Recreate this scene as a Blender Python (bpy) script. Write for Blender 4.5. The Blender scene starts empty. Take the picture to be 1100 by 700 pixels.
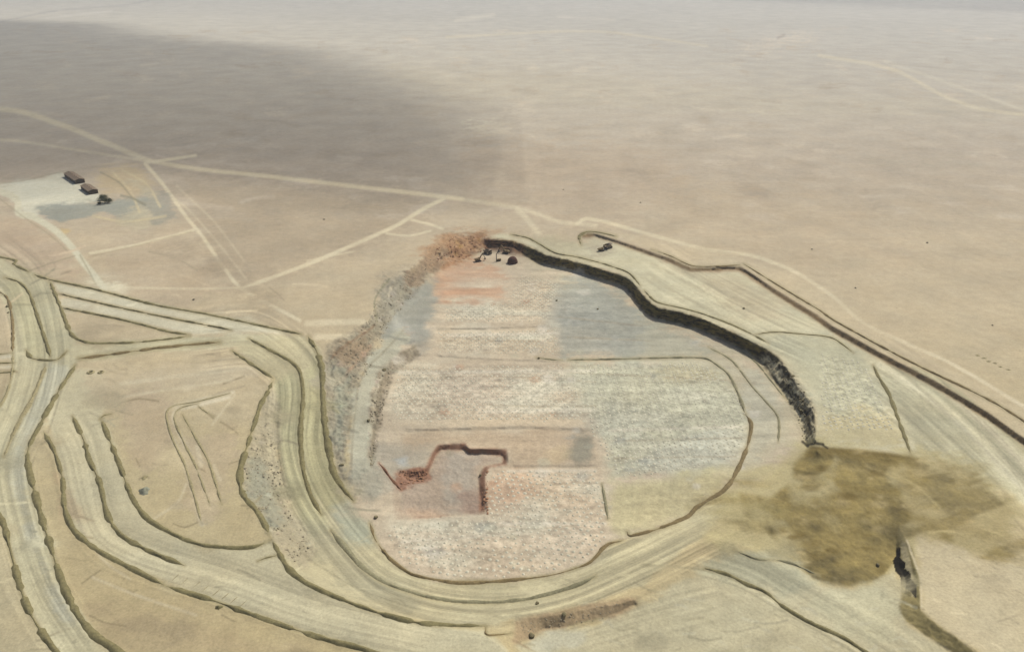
import bpy, bmesh, math, random
import numpy as np
from mathutils import Vector, Matrix

random.seed(7)
RNG = np.random.default_rng(11)
scene = bpy.context.scene
COL = scene.collection

# ------------------------------------------------------------------ image coordinates to world
# The drone hovers 400 m over the plain, looking north and 25.8 degrees down.
CAM_H, PITCH, FOC = 400.0, math.radians(25.8), 847.0
CP, SP = math.cos(PITCH), math.sin(PITCH)

def at(u, v, z=0.0):  # u, v are image pixels, unprojected along the camera ray
    """world position (metres) of an image pixel, its ray cast onto height z"""
    x = (u - 550.0) / FOC
    y = (350.0 - v) / FOC
    dz = -SP + y * CP
    t = (z - CAM_H) / dz
    return x * t, (CP + y * SP) * t, z

# ------------------------------------------------------------------ numpy noise
_TAB = RNG.random((256, 256))
def vnoise(x, y, seed=0):
    x = x + seed * 37.31; y = y + seed * 17.77
    xi = np.floor(x).astype(np.int64); yi = np.floor(y).astype(np.int64)
    fx = x - xi; fy = y - yi
    fx = fx * fx * (3 - 2 * fx); fy = fy * fy * (3 - 2 * fy)
    a = _TAB[xi & 255, yi & 255]; b = _TAB[(xi + 1) & 255, yi & 255]
    c = _TAB[xi & 255, (yi + 1) & 255]; d = _TAB[(xi + 1) & 255, (yi + 1) & 255]
    return (a + (b - a) * fx) * (1 - fy) + (c + (d - c) * fx) * fy
def fbm(x, y, octaves=4, seed=0):
    s = 0; a = .5; n = 0
    for k in range(octaves):
        s = s + a * vnoise(x * 2 ** k, y * 2 ** k, seed + k * 5); n += a; a *= .5
    return s / n - .5

# ------------------------------------------------------------------ curves
def smooth(pts, step=4.0):
    """Catmull-Rom through points of any dimension, resampled"""
    P = np.array(pts, float)
    if len(P) < 3:
        n = max(2, int(np.hypot(*(P[1] - P[0])[:2]) / step) + 1)
        return P[0] + (P[1] - P[0]) * np.linspace(0, 1, n)[:, None]
    Q = np.vstack([2 * P[0] - P[1], P, 2 * P[-1] - P[-2]])
    out = []
    for i in range(1, len(Q) - 2):
        n = max(1, int(np.hypot(*(Q[i + 1] - Q[i])[:2]) / step))
        t = (np.arange(n) / n)[:, None]
        p0, p1, p2, p3 = Q[i - 1], Q[i], Q[i + 1], Q[i + 2]
        m1 = (p2 - p0) * .42; m2 = (p3 - p1) * .42
        out.append((2 * t**3 - 3 * t**2 + 1) * p1 + (t**3 - 2 * t**2 + t) * m1 + (-2 * t**3 + 3 * t**2) * p2 + (t**3 - t**2) * m2)
    out.append(P[-1:])
    return np.vstack(out)

# ------------------------------------------------------------------ raster in image pixels, with margins beyond the frame
X0, X1, Y0, Y1 = -200, 1300, -50, 830
NX, NY = X1 - X0 + 1, Y1 - Y0 + 1
UU, VV = np.meshgrid(np.arange(X0, X1 + 1, dtype=float), np.arange(Y0, Y1 + 1, dtype=float))

def blur(a, r, n=2):
    r = int(round(r))
    if r < 1: return a
    for _ in range(n):
        for ax in (0, 1):
            p = np.pad(a, [(r + 1, r) if k == ax else (0, 0) for k in (0, 1)], mode='edge')
            c = np.cumsum(p, axis=ax)
            if ax == 0: a = (c[2 * r + 1:] - c[:-2 * r - 1]) / (2 * r + 1)
            else: a = (c[:, 2 * r + 1:] - c[:, :-2 * r - 1]) / (2 * r + 1)
    return a

def fill(poly, feather=0, curve=False):
    m = np.zeros((NY, NX))
    P = np.array(poly, float)
    if curve: P = smooth(list(P) + [P[0]], 5)[:-1]
    a0 = max(0, int(P[:, 1].min()) - Y0 - 1); a1 = min(NY, int(P[:, 1].max()) - Y0 + 2)
    b0 = max(0, int(P[:, 0].min()) - X0 - 1); b1 = min(NX, int(P[:, 0].max()) - X0 + 2)
    if a1 <= a0 or b1 <= b0: return m
    u = UU[a0:a1, b0:b1]; v = VV[a0:a1, b0:b1]
    ins = np.zeros(u.shape, bool)
    q = P[-1]
    for p in P:
        if p[1] != q[1]:
            c = ((p[1] > v) != (q[1] > v)) & (u < (q[0] - p[0]) * (v - p[1]) / (q[1] - p[1]) + p[0])
            ins ^= c
        q = p
    m[a0:a1, b0:b1] = ins
    return blur(m, feather) if feather else m

def fill_box(poly, feather=0):
    """the same, computed only round the polygon: (mask, box)"""
    P = np.array(poly, float); pad = int(feather * 3) + 2
    a0 = int(np.clip(P[:, 1].min() - Y0 - pad, 0, NY - 1)); a1 = int(np.clip(P[:, 1].max() - Y0 + pad + 1, a0 + 1, NY))
    b0 = int(np.clip(P[:, 0].min() - X0 - pad, 0, NX - 1)); b1 = int(np.clip(P[:, 0].max() - X0 + pad + 1, b0 + 1, NX))
    u = UU[a0:a1, b0:b1]; v = VV[a0:a1, b0:b1]; ins = np.zeros(u.shape, bool); q = P[-1]
    for p in P:
        if p[1] != q[1]: ins ^= ((p[1] > v) != (q[1] > v)) & (u < (q[0] - p[0]) * (v - p[1]) / (q[1] - p[1]) + p[0])
        q = p
    m = ins.astype(float)
    return (blur(m, feather) if feather else m), (slice(a0, a1), slice(b0, b1))

def line_dist(pts, reach):
    """(distance, arc position, third column, box) of the raster points near a polyline"""
    P = np.asarray(pts, float)
    a0 = max(0, int(P[:, 1].min() - reach) - Y0); a1 = min(NY, int(P[:, 1].max() + reach) - Y0 + 2)
    b0 = max(0, int(P[:, 0].min() - reach) - X0); b1 = min(NX, int(P[:, 0].max() + reach) - X0 + 2)
    D = np.full((max(0, a1 - a0), max(0, b1 - b0)), 1e9); Z = np.zeros_like(D); G = np.zeros_like(D)
    for p, q in zip(P[:-1], P[1:]):
        c0 = max(a0, int(min(p[1], q[1]) - reach) - Y0); c1 = min(a1, int(max(p[1], q[1]) + reach) - Y0 + 2)
        d0 = max(b0, int(min(p[0], q[0]) - reach) - X0); d1 = min(b1, int(max(p[0], q[0]) + reach) - X0 + 2)
        if c1 <= c0 or d1 <= d0: continue
        u = UU[c0:c1, d0:d1]; v = VV[c0:c1, d0:d1]
        e = q - p; L2 = e[0]**2 + e[1]**2 + 1e-9
        t = np.clip(((u - p[0]) * e[0] + (v - p[1]) * e[1]) / L2, 0, 1)
        d = np.hypot(u - p[0] - t * e[0], v - p[1] - t * e[1])
        sl = (slice(c0 - a0, c1 - a0), slice(d0 - b0, d1 - b0))
        k = d < D[sl]
        sg = np.sign((u - p[0]) * e[1] - (v - p[1]) * e[0])
        D[sl] = np.where(k, d, D[sl]); G[sl] = np.where(k, sg, G[sl])
        if P.shape[1] > 2: Z[sl] = np.where(k, p[2] + t * e[2], Z[sl])
    return D, Z, G, (slice(a0, a1), slice(b0, b1))

# ------------------------------------------------------------------ elevations
OUT_CREST = [(623,251),(638,251),(666,259),(700,271),(718,277),(743,288),(795,286),(833,311),(878,338.5),(894,350),(940,375.5),(1008,411),(1062,443.5),(1100,470.5),(1310,614)]
OUT_TOE = [(626,256),(640,254.5),(666,262.7),(699.5,275),(717,281),(742,292),(794,290.5),(831,315.5),(876,344),(892,355.5),(938,381),(1005,417),(1059,449.5),(1097,476.5),(1307,621)]
WALL_CREST = [(522,257,-2),(551,258.5,-3.5),(570,265.5,-4.5),(588,274,-5),(615,280,-5),(643,288,-5),(670,296.5,-5),(679,302,-5),(690,315.5,-5),(700,326,-5),(707,330.5,-5),(726,334,-5),(749,340,-5),(766,347,-5),(780,353.5,-5),(800,363,-5),(824,375,-5),(838,386,-5),(848,400,-5),(860,418,-5),(872,432,-5),(876,444,-5),(876,472,-5.5)]
WALL_TOE = [(524,264,-12),(551,266.5,-12),(563,274.5,-15),(577,282.5,-18),(602,286.5,-18.5),(629,294.5,-19),(654,302,-19),(672,308.5,-19),(684,325,-19),(693,336,-19),(704,341.5,-19),(726,347,-19),(749,353.5,-19),(766,360.5,-19),(780,366,-19),(800,376,-19),(818,389,-19),(834,412,-19),(849,434,-19),(860,448,-18.5),(864,464,-17),(866,480,-14)]
HOLLOW = [(421,512),(428,504),(456,504),(464,486),(470,478),(500,475.5),(503,481),(529,481.5),(545,483),(545,499),(526,502),(521,512),(522,530),(521,553),(467,556),(424,560)]
HOLLOW_IN = [(427,520),(434,512),(459,511),(468,490),(473,484),(498,483),(503,487),(527,488),(540,490),(540,497),(520,501),(514,512),(515,530),(514,551),(468,553),(432,556)]
RIM = [(623,251),(600,247),(560,247),(520,249),(490,250),(470,262),(445,285),(420,305),(405,325),(396,342),(380,352),(352,360),(330,362),(295,366),(249,376),(273,393),(294,406),(279,435),(265,477),(257,505),(262,532),(290,574),(320,620),(390,652),(470,672),(522,682),(545,700),(545,835)]

def closed(p): return list(p) + [p[0]]
RINGS = [   # (points with elevation, half width of the control strip)
    ([(u, v, -3.5 - 1.0 * (u > 885)) for u, v in OUT_TOE], .8),
    ([(625,258,-3),(626,266,-4)], 1.5),
    (WALL_CREST, .8), (WALL_TOE, .8),
    ([(470,275,-10),(490,278,-16),(520,274,-17),(545,272,-18)], 2),
    ([(430,345,-17),(450,325,-18),(480,300,-18.5),(520,285,-18.5),(560,290,-18.5),(600,300,-19)], 3),
    ([(470,352,-19.2),(530,351,-19.2),(590,348.5,-19.2)], .8), ([(470,355,-20.8),(530,354,-20.8),(590,352,-20.4)], .8),
    ([(470,381,-20.9),(520,384,-20.9),(576,386,-20.9),(600,387,-20.6)], .8), ([(470,383.5,-22),(520,387,-22),(576,389,-22),(600,390,-21)], .8),
    ([(437,460,-22.4),(480,459,-22.4),(560,457,-22.4),(625,459,-22)], .8), ([(437,464,-24),(480,463,-24.2),(560,461.5,-24.2),(625,463,-23.2)], .8),
    ([(552,499,-24.3),(610,499,-24.3),(640,498,-23.8)], .8), ([(552,502.5,-25.4),(610,502.5,-25.4),(640,501,-24.6)], .8),
    ([(u, v, -24.5) for u, v in HOLLOW[1:-1]], .8), ([(467,557,-24.7),(424,561,-24.7),(410,545,-24.4),(415,525,-24)], .8), ([(434,512,-27.5),(459,511,-28.5),(468,490,-29),(473,484,-29),(498,483,-29),(503,487,-29.3),(527,488,-29.3),(540,490,-28.5),(540,497,-28.5),(520,501,-29),(514,512,-29.3),(515,530,-29),(514,551,-27.5),(468,554.5,-26),(432,557.5,-25)], .8),
    ([(397,562,-24.5),(420,601,-25),(468,622,-25),(537,624,-25),(598,616,-25),(633,604,-24.6),(652,584,-24.4),(677,575,-24),(738,555,-22.6),(778,526,-21),(802,480,-20),(807,456,-19.6),(783,403,-19.6),(755,384,-19.6),(690,385,-20),(610,387,-20.6)], 1.5),
    ([(650,470,-22.4),(700,450,-21),(770,440,-20)], 2), ([(652,520,-24),(700,510,-23),(760,500,-21.5)], 2),
    ([(355,569,-20.5),(390,610,-21),(456,640,-20.5),(537,646,-19),(618,629,-17.5),(656,610,-17),(720,585,-17),(780,550,-17)], 1.5),
    ([(340,378,-1),(346,417,-6),(348,450,-10),(352,480,-14),(358,507,-17.5),(369,525,-20.5),(380,537,-22.5)], 1.5),
    ([(267,364,-.2),(294,378,-.6),(315,390,-1.5),(323,402,-3),(325,426,-6),(322,462,-10),(325,501,-16),(336,537,-20),(345,552,-21)], 1.5),
    ([(300,415,-3),(299,450,-7),(300,490,-11.5),(308,530,-15),(330,575,-16.5)], 1.5),
    ([(330,600,-13),(350,612,-12.5),(390,634,-11),(456,655,-9),(520,661,-8),(560,660,-8),(605,656,-8.2),(640,646,-8.6),(683,640,-9.5),(730,612,-11),(780,592,-12)], 1.5),
    ([(555,664,-7.5),(581,662,-8.2),(605,658,-8.4),(635,652,-8.8),(663,648,-9.2),(683,643,-9.8)], .8),
    ([(560,690,-10),(569,686,-12),(585,675,-14),(611,673,-14),(635,668,-14),(656,661,-13.5),(683,649,-12.5)], .8),
    ([(590,700,-14.5),(700,700,-14.5),(800,690,-14.5),(850,690,-13.5),(920,710,-10.5)], 3), ([(575,765,-15),(860,765,-14),(1000,830,-7.5)], 3),
    ([(760,612,-13),(830,630,-14),(910,640,-14),(945,640,-13.5)], 2),
    ([(966,566,-7),(974,580,-7),(981,604,-7),(987,622,-6),(989,653,-3.5),(1005,670,-2),(1026,683,-1.2),(1050,699,0),(1090,740,0),(1130,835,0)], .8),
    ([(962,574,-9),(963,590,-13),(966,608,-14),(973,625,-12.5),(968,650,-8.5),(973,668,-7),(994,683,-6),(1022,703,-6),(1048,733,-6),(1090,830,-6)], .8),
    ([(1000,580,-5.5),(1040,615,-2.5),(1100,650,-.5),(1310,700,0)], 4), ([(1310,505,-4.5),(1310,600,-2),(1310,770,0)], 2),
    ([(1050,480,-4.5),(1070,530,-3),(1100,580,-1.5)], 3),
    ([(880,485,-6),(930,490,-5.5),(980,492,-5)], 2), ([(890,530,-9.5),(940,540,-9),(1000,530,-4.5)], 3),
    ([(830,560,-14.5),(870,590,-13),(920,600,-13)], 3), ([(845,500,-17),(825,520,-18.5)], 2),
    ([(376,470,-13.5),(380,430,-12.5),(394,395,-12),(420,365,-14)], 2), 
    ([(351,424,-7.5),(354,406,-6),(364,392,-4.2),(380,370,-3.2),(398,352,-3.5),(410,330,-4),(428,310,-4.5),(450,293,-5),(475,274,-6)], .8),
    ([(357,432,-10.5),(360,412,-10),(370,397,-9),(385,376,-8.5),(403,358,-9),(416,337,-9.5),(434,316,-10),(455,299,-10.5),(479,280,-11)], .8),
    ([(392,505,-18),(394,470,-17),(398,435,-16),(410,404,-15.5),(428,382,-15.5),(446,366,-16)], .8), ([(400,507,-22.5),(402,470,-21.5),(405,437,-20.5),(416,408,-20),(433,387,-19.8),(450,372,-19.5)], .8),
    ([(378,512,-17),(378,480,-14)], 1.5), ([(412,500,-23.5),(412,450,-21.5),(430,400,-21)], 2),
]

def solve_heights():
    val = np.zeros((NY, NX)); fix = np.zeros((NY, NX), bool)
    crest = [(u, v) for u, v in OUT_CREST]
    plain = [(-210, -60), (1320, -60), (1320, 621)] + crest[::-1] + RIM[1:] + [(-210, 835)]
    m = fill(plain) > .5
    fix |= m
    for pts, w in RINGS:
        P = smooth(pts, 3)
        D, Z, G, box = line_dist(P, w + 2)
        k = D <= w
        val[box] = np.where(k, Z, val[box]); f = fix[box]; f |= k
    # membrane over the control strips, coarse to fine
    h = None
    for s in (16, 8, 4, 2, 1):
        ny, nx = -(-NY // s), -(-NX // s)
        pv = np.pad(np.where(fix, val, 0), ((0, ny * s - NY), (0, nx * s - NX)))
        pf = np.pad(fix.astype(float), ((0, ny * s - NY), (0, nx * s - NX)))
        sv = pv.reshape(ny, s, nx, s).sum((1, 3)); sf = pf.reshape(ny, s, nx, s).sum((1, 3))
        v = np.where(sf > 0, sv / np.maximum(sf, 1), 0); f = sf > 0
        if h is None: h = np.where(f, v, v[f].mean())
        else:
            h = np.repeat(np.repeat(h, 2, 0), 2, 1)[:ny, :nx]
            h = np.where(f, v, h)
        r0 = max(0, (230 - Y0) // s)
        for it in range(160 if s > 1 else 60):
            a = np.pad(h[r0:], 1, mode='edge')
            n = (a[:-2, 1:-1] + a[2:, 1:-1] + a[1:-1, :-2] + a[1:-1, 2:]) / 4
            h[r0:] = np.where(f[r0:], v[r0:], n)
    # never steeper, seen from the south, than a face of about 75 degrees
    y = (350.0 - VV[:, 0]) / FOC
    dep = np.arctan2(SP - y * CP, CP + y * SP)
    per = np.gradient(CAM_H / np.tan(dep)) * -1.0 * np.tan(dep)
    for r in range(max(1, 230 - Y0), NY):
        h[r] = np.maximum(h[r], h[r - 1] - per[r] * .93)
    return h

HGT = solve_heights()
def height(u, v):
    x = np.clip(np.asarray(u, float) - X0, 0, NX - 1.001); y = np.clip(np.asarray(v, float) - Y0, 0, NY - 1.001)
    xi = x.astype(int); yi = y.astype(int); fx = x - xi; fy = y - yi
    return ((HGT[yi, xi] * (1 - fx) + HGT[yi, xi + 1] * fx) * (1 - fy) + (HGT[yi + 1, xi] * (1 - fx) + HGT[yi + 1, xi + 1] * fx) * fy)
def on(u, v, dz=0.0):
    h = float(height(u, v)); x, y, _ = at(u, v, h)
    return Vector((x, y, h + dz))

# ------------------------------------------------------------------ soils
KALB = 0.62
def S(r, g, b):
    c = np.array([r, g, b], float) / 255
    return np.where(c <= .04045, c / 12.92, ((c + .055) / 1.055) ** 2.4) * KALB

WXg, WYg, _ = at(UU, VV, HGT)
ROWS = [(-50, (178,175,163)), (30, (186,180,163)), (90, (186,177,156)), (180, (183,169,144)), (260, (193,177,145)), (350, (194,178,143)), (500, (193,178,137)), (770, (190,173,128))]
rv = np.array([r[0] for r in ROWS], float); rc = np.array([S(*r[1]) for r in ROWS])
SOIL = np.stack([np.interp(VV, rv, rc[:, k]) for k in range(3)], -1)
ROUGH = np.full((NY, NX), .12)
DRILL = np.zeros((NY, NX))

_n_edge = fbm(WXg / 26, WYg / 18, 5, 3) * 1.3 + fbm(WXg / 5, WYg / 4, 2, 4) * .5
def paint(poly, col, alpha=1.0, feather=2, wob=.9, curve=False, rough=None):
    m, b = fill_box(poly, feather)
    if wob and feather: m = np.clip(m + (m * (1 - m)) * 4 * _n_edge[b] * wob * 2, 0, 1)
    a = (m * alpha)[..., None]
    SOIL[b] = SOIL[b] * (1 - a) + S(*col) * a
    if rough is not None: ROUGH[b] = ROUGH[b] * (1 - m) + rough * m
def stroke(pts, width, col, alpha=1.0, soft=1.5, broken=0.0, seed=1):
    P = smooth(pts, 5)
    D, Z, G, box = line_dist(P, width + soft * 2 + 2)
    a = np.clip((width / 2 + soft / 2 - D) / soft, 0, 1) * alpha
    if broken: a = a * np.clip(1 - broken + broken * 2.4 * (vnoise(WXg[box] / 22, WYg[box] / 22, seed)), 0, 1)
    SOIL[box] = SOIL[box] * (1 - a[..., None]) + S(*col) * a[..., None]
def lanes(pts, reach, depth, freq=.45, seed=2, fade=.35):
    """wheel-worn streaks that follow a road"""
    P = smooth(pts, 5)
    arc = np.concatenate([[0], np.cumsum(np.hypot(*np.diff(P, axis=0).T))])
    D, Z, G, box = line_dist(np.column_stack([P, arc]), reach)
    a = np.clip((reach - D) / (reach * fade), 0, 1) * np.clip((np.minimum(Z, arc[-1] - Z) - 1) / 25, 0, 1)
    n = vnoise(D * G * freq + 50, WYg[box] / 90 + WXg[box] / 150, seed) - .5 + .5 * (vnoise(D * G * freq * 2.7 + 50, WYg[box] / 60, seed + 3) - .5)
    f = 1 + n * a * depth
    SOIL[box] *= f[..., None]

# the plain
paint([(180,186),(480,214),(440,246),(258,310),(215,250)], (176,160,131), .8, 10)  # dark gravel tone, with the cloud shadow's edge partly painted in
paint([(130,165),(500,205),(470,216),(300,196),(160,178)], (170,157,135), .5, 8)
paint([(-200,200),(50,245),(90,300),(0,270),(-200,260)], (188,168,138), .8, 8)
paint([(120,260),(200,250),(250,300),(200,340),(110,310)], (190,172,141), .6, 8)
for poly, c, a in [([(496,132),(540,130),(545,140),(500,142)], (208,198,170), .7), ([(510,184),(545,183),(550,194),(512,195)], (206,192,162), .7),
                   ([(660,184),(700,182),(725,187),(690,195),(665,192)], (162,150,126), .75), ([(785,200),(815,198),(855,215),(815,221),(790,210)], (164,150,126), .8),
                   ([(700,140),(725,134),(728,146),(712,150)], (172,161,138), .6), ([(760,120),(830,114),(860,118),(800,121)], (208,196,168), .5),
                   ([(930,228),(955,229),(950,236),(930,235)], (168,155,128), .6), ([(1060,205),(1085,200),(1075,225),(1066,222)], (176,162,136), .5),
                   ([(800,50),(860,36),(880,42),(830,54),(790,58)], (206,192,166), .6), ([(245,148),(285,147),(280,152),(250,152)], (196,186,164), .6),
                   ([(870,170),(1040,172),(1100,178),(960,180)], (176,166,141), .5), ([(560,170),(650,178),(640,200),(580,190)], (180,164,136), .5),
                   ([(400,70),(640,80),(900,105),(1310,100),(1310,135),(760,120),(480,110)], (186,176,151), .55)]:
    paint(poly, c, a, 5, 1.2)
for i in range(330):
    u = RNG.uniform(-40, 1140); v = RNG.uniform(30, 235); L = RNG.uniform(10, 46) * (0.5 + v / 260); w = RNG.uniform(.7, 2.6) * (.4 + v / 230)
    k = RNG.choice([-1, 1]); ang = RNG.normal(.04, .12)
    base = np.array([188, 174, 148]) + k * RNG.uniform(8, 20)
    if i % 3:
        paint([(u, v), (u + L * .35, v - w * 1.3), (u + L * .8, v - w * .7), (u + L, v + L * ang), (u + L * .6, v + w * 1.5), (u + L * .2, v + w)], base, .5, 1 + w * .5, 1.6)
        continue
    stroke([(u, v), (u + L * .5, v + L * .5 * ang + RNG.normal(0, 1)), (u + L, v + L * ang)], w, base, .6, w * 1.6 + .8, .7, i % 90)
paint([(500,150),(720,165),(740,215),(600,236),(500,205)], (180,162,134), .5, 10, 1.4)
paint([(700,200),(900,215),(1000,280),(860,280),(720,240)], (192,174,142), .5, 12, 1.4)
for pts, w, c, a in [([(950,66),(1020,90),(1110,122)], 3, (204,194,168), .6), ([(955,68),(1040,76),(1110,80)], 1.6, (168,160,140), .5), ([(836,41),(842,38)], 3, (150,142,126), .7), ([(0,24),(60,12),(130,6),(160,1)], 1.5, (160,156,146), .6), ([(50,20),(120,12)], 2, (206,200,184), .5), ([(490,22),(530,16)], 4, (208,200,178), .6), ([(600,18),(660,22)], 3, (206,198,178), .5)]:
    stroke(pts, w, c, a, w * .8, .4, 5)
# tracks over the plain
TRK = (216,202,166)
stroke([(160,173),(215,182),(275,188),(380,200),(440,207),(497,214)], 4.4, (216,201,164), .95, 2.2)
stroke([(497,214),(560,224),(600,238),(640,242)], 4, TRK, .6, 3)
for pts, w, a in [([(-200,105),(0,117),(60,132),(110,152),(160,173)], 4.5, .65), ([(-200,140),(0,150),(75,160),(150,172)], 2.5, .4), ([(165,174),(210,167)], 2.5, .8),
                  ([(477,213),(452,226),(428,241),(400,254),(330,284),(262,309)], 3.2, .95), ([(442,236),(462,241),(476,246)], 2.2, .7), ([(415,251),(440,253),(462,248)], 2, .6),
                  ([(156,176),(175,198),(200,233),(216,252),(236,281),(256,307),(280,322),(322,344)], 3, .85), ([(97,272),(150,262),(208,247)], 2.4, .7),
                  ([(178,205),(205,228),(235,262),(265,300)], 2, .3), ([(190,200),(230,238),(262,280)], 2, .25), ([(115,308),(200,310),(258,309)], 2, .45),
                  ([(330,280),(380,270)], 1.6, .4), ([(556,225),(566,235),(578,250)], 5, .5), ([(620,240),(640,236),(750,266),(806,274),(852,291),(894,318),(928,347),(985,374),(1046,404),(1310,566)], 3, .75),
                  ([(1310,135),(1060,118),(960,75),(880,60)], 3, .35), ([(480,40),(640,34),(760,50)], 2, .3), ([(330,347),(390,346),(398,360),(340,362)], 5, .7)]:
    stroke(pts, w * 1.25, TRK, min(1, a * 1.25), w * .6, .25, 5)
paint([(640,246),(780,270),(860,296),(960,362),(1100,440),(1310,570),(1310,614),(1100,470),(1008,411),(940,375),(878,338),(833,311),(795,287),(743,288),(700,270)], (202,186,150), .6, 3)
# camp
paint([(-200,212),(0,199),(68,186),(112,214),(92,221),(45,226),(34,233),(0,207)], (208,203,176), 1, 1.5)
paint([(38,224),(80,217),(118,216),(160,208),(178,225),(140,240),(110,228),(64,242)], (150,152,136), .85, 2.5, 1.2)
paint([(112,180),(150,178),(168,195),(150,212),(112,205),(98,192)], (194,175,136), .85, 4)
paint([(130,188),(165,200),(178,235),(150,245),(120,236),(160,215)], (196,184,150), .75, 3, 1.2)
paint([(150,212),(180,205),(190,232),(165,240)], (150,147,130), .7, 3, 1.2)
for pts in ([(122,186),(140,205),(150,228)], [(132,183),(158,198),(172,222)], [(100,232),(135,238),(178,232)], [(60,246),(70,252)]):
    stroke(pts, 2.4, (208,192,150), .7, 1.8, .5, 3)
stroke([(130,210),(143,213),(156,220)], 2.2, (130,126,104), .7, 1.4)
paint([(64,244),(76,246),(72,251),(66,250)], (200,174,116), .6, 1.2)
stroke([(108,185),(128,196),(142,212),(153,219)], 1.6, (140,132,104), .7)
stroke([(-200,185),(0,206),(20,229),(36,233),(60,248),(76,264),(88,280),(103,298),(112,310)], 7, (208,201,170), 1, 2)
stroke([(86,274),(96,292),(103,306)], 1.5, (150,141,110), .7)
stroke([(-10,206),(16,226),(34,239),(56,254),(74,271)], 1.2, (150,141,110), .6)
stroke([(28,292),(60,281),(80,275)], 1.4, (160,148,116), .7)
stroke([(-200,206),(0,197),(70,184),(150,174)], 1.3, (160,148,120), .5)
stroke([(95,276),(150,263),(205,249)], 1.2, (165,150,115), .5)
stroke([(160,270),(190,278),(212,290)], 1.4, (158,146,118), .6)
stroke([(66,294),(76,291)], 2, (150,138,110), .6)
# roads of the west
RD, RDL, OL = (197,189,152), (201,193,158), (186,179,138)
paint([(-200,262),(0,276),(31,292),(54,302),(75,356),(84,364),(102,368),(204,361),(330,360),(345,380),(294,380),(249,372),(168,377),(87,388),(82,392),(60,425),(42,458),(30,482),(30,499),(41,543),(69,631),(104,684),(126,700),(190,835),(120,835),(60,700),(34,662),(9,584),(-2,552),(-200,430),(-200,400),(4,430),(14,384),(13,347),(0,312),(-200,290)], RD, .95, 1.5)
paint([(2,300),(21,303),(32,316),(41,342),(54,383),(30,380),(20,345)], OL, .6, 3)
paint([(54,305),(75,356),(84,364),(70,377),(56,383),(42,340),(32,312)], (184,178,143), .7, 3)
paint([(51,390),(80,392),(42,458),(24,490),(32,560),(55,620),(85,680),(60,660),(24,560),(10,500),(30,440)], (191,189,164), .75, 4)
paint([(-200,540),(0,556),(22,631),(60,700),(110,835),(-200,835)], (193,181,144), .8, 3)
paint([(58,303),(288,351),(318,360),(249,354),(63,314)], (206,199,168), .95, 1.2, 0)
paint([(65,318),(249,356),(210,359),(66,329)], (206,199,168), .9, 1.2, 0)
paint([(-200,386),(-10,381),(13,380),(13,384),(-200,391)], (204,197,168), .9, 1); paint([(-200,400),(0,394),(13,391),(12,396),(-200,408)], (204,197,168), .9, 1)
paint([(48,445),(60,425),(84,395),(110,400),(118,425),(110,450),(124,480),(141,533),(157,555),(182,571),(217,585),(267,588),(292,580),(320,620),(390,652),(470,671),(522,676),(545,700),(545,835),(500,835),(396,698),(330,679),(226,643),(151,615),(104,590),(79,568),(69,543),(67,514),(58,480)], (198,189,153), .95, 1.6)
paint([(88,400),(140,395),(170,390),(150,420),(100,425)], (192,176,142), .6, 6, 1)
paint([(84,398),(250,380),(292,410),(270,450),(200,440),(130,440)], (197,182,147), .55, 8)
paint([(198,398),(300,392),(285,400),(200,412)], (201,187,152), .5, 5, 1)
for pts in ([(250,421),(210,431),(184,437),(178,446),(186,473),(198,498),(217,563)], [(246,426),(212,435),(192,439),(186,449),(198,476),(210,500),(226,543)]):
    stroke(pts, 4, (216,204,172), .85, 2.5)
paint([(85,640),(180,650),(330,700),(420,760),(200,835),(120,690)], (180,162,124), .6, 12)
paint([(105,660),(160,655),(230,680),(190,695)], (162,147,114), .6, 6, 1.2)
paint([(135,420),(165,410),(185,440),(178,500),(150,520),(135,470)], (182,164,134), .55, 6, 1.4)
paint([(200,470),(255,460),(250,520),(225,560),(195,540)], (184,167,138), .5, 6, 1.4)
paint([(150,400),(240,385),(285,400),(230,415),(160,415)], (203,188,154), .6, 4, 1.2)
paint([(60,500),(95,560),(66,560)], (184,160,124), .5, 3)
for pts in ([(214,437),(222,443),(229,449)], [(237,453),(246,458),(255,465)], [(150,514),(155,511),(160,513)], [(186,562),(198,566),(212,561)], [(88,626),(99,618),(108,612)], [(238,660),(252,667)], [(96,660),(112,668),(135,672)], [(130,432),(150,428),(170,431)], [(208,498),(220,506)], [(262,404),(240,412)], [(150,500),(146,492)], [(246,498),(258,494)]):
    stroke(pts, 1.8, (146,132,100), .75, 1.6, .4, 7)
for pts, w in [([(252,424),(240,440),(228,456)], 2), ([(130,412),(190,404),(260,396),(290,394)], 4), ([(120,428),(170,420),(250,408)], 3), ([(100,620),(150,640),(210,660)], 3), ([(84,560),(110,600),(140,622)], 2.5), ([(160,560),(190,540),(200,520)], 2.5), ([(216,500),(212,480)], 5), ([(236,515),(230,500)], 4)]:
    stroke(pts, w, (214,201,166), .6, 2.2, .4, 9)
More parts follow.
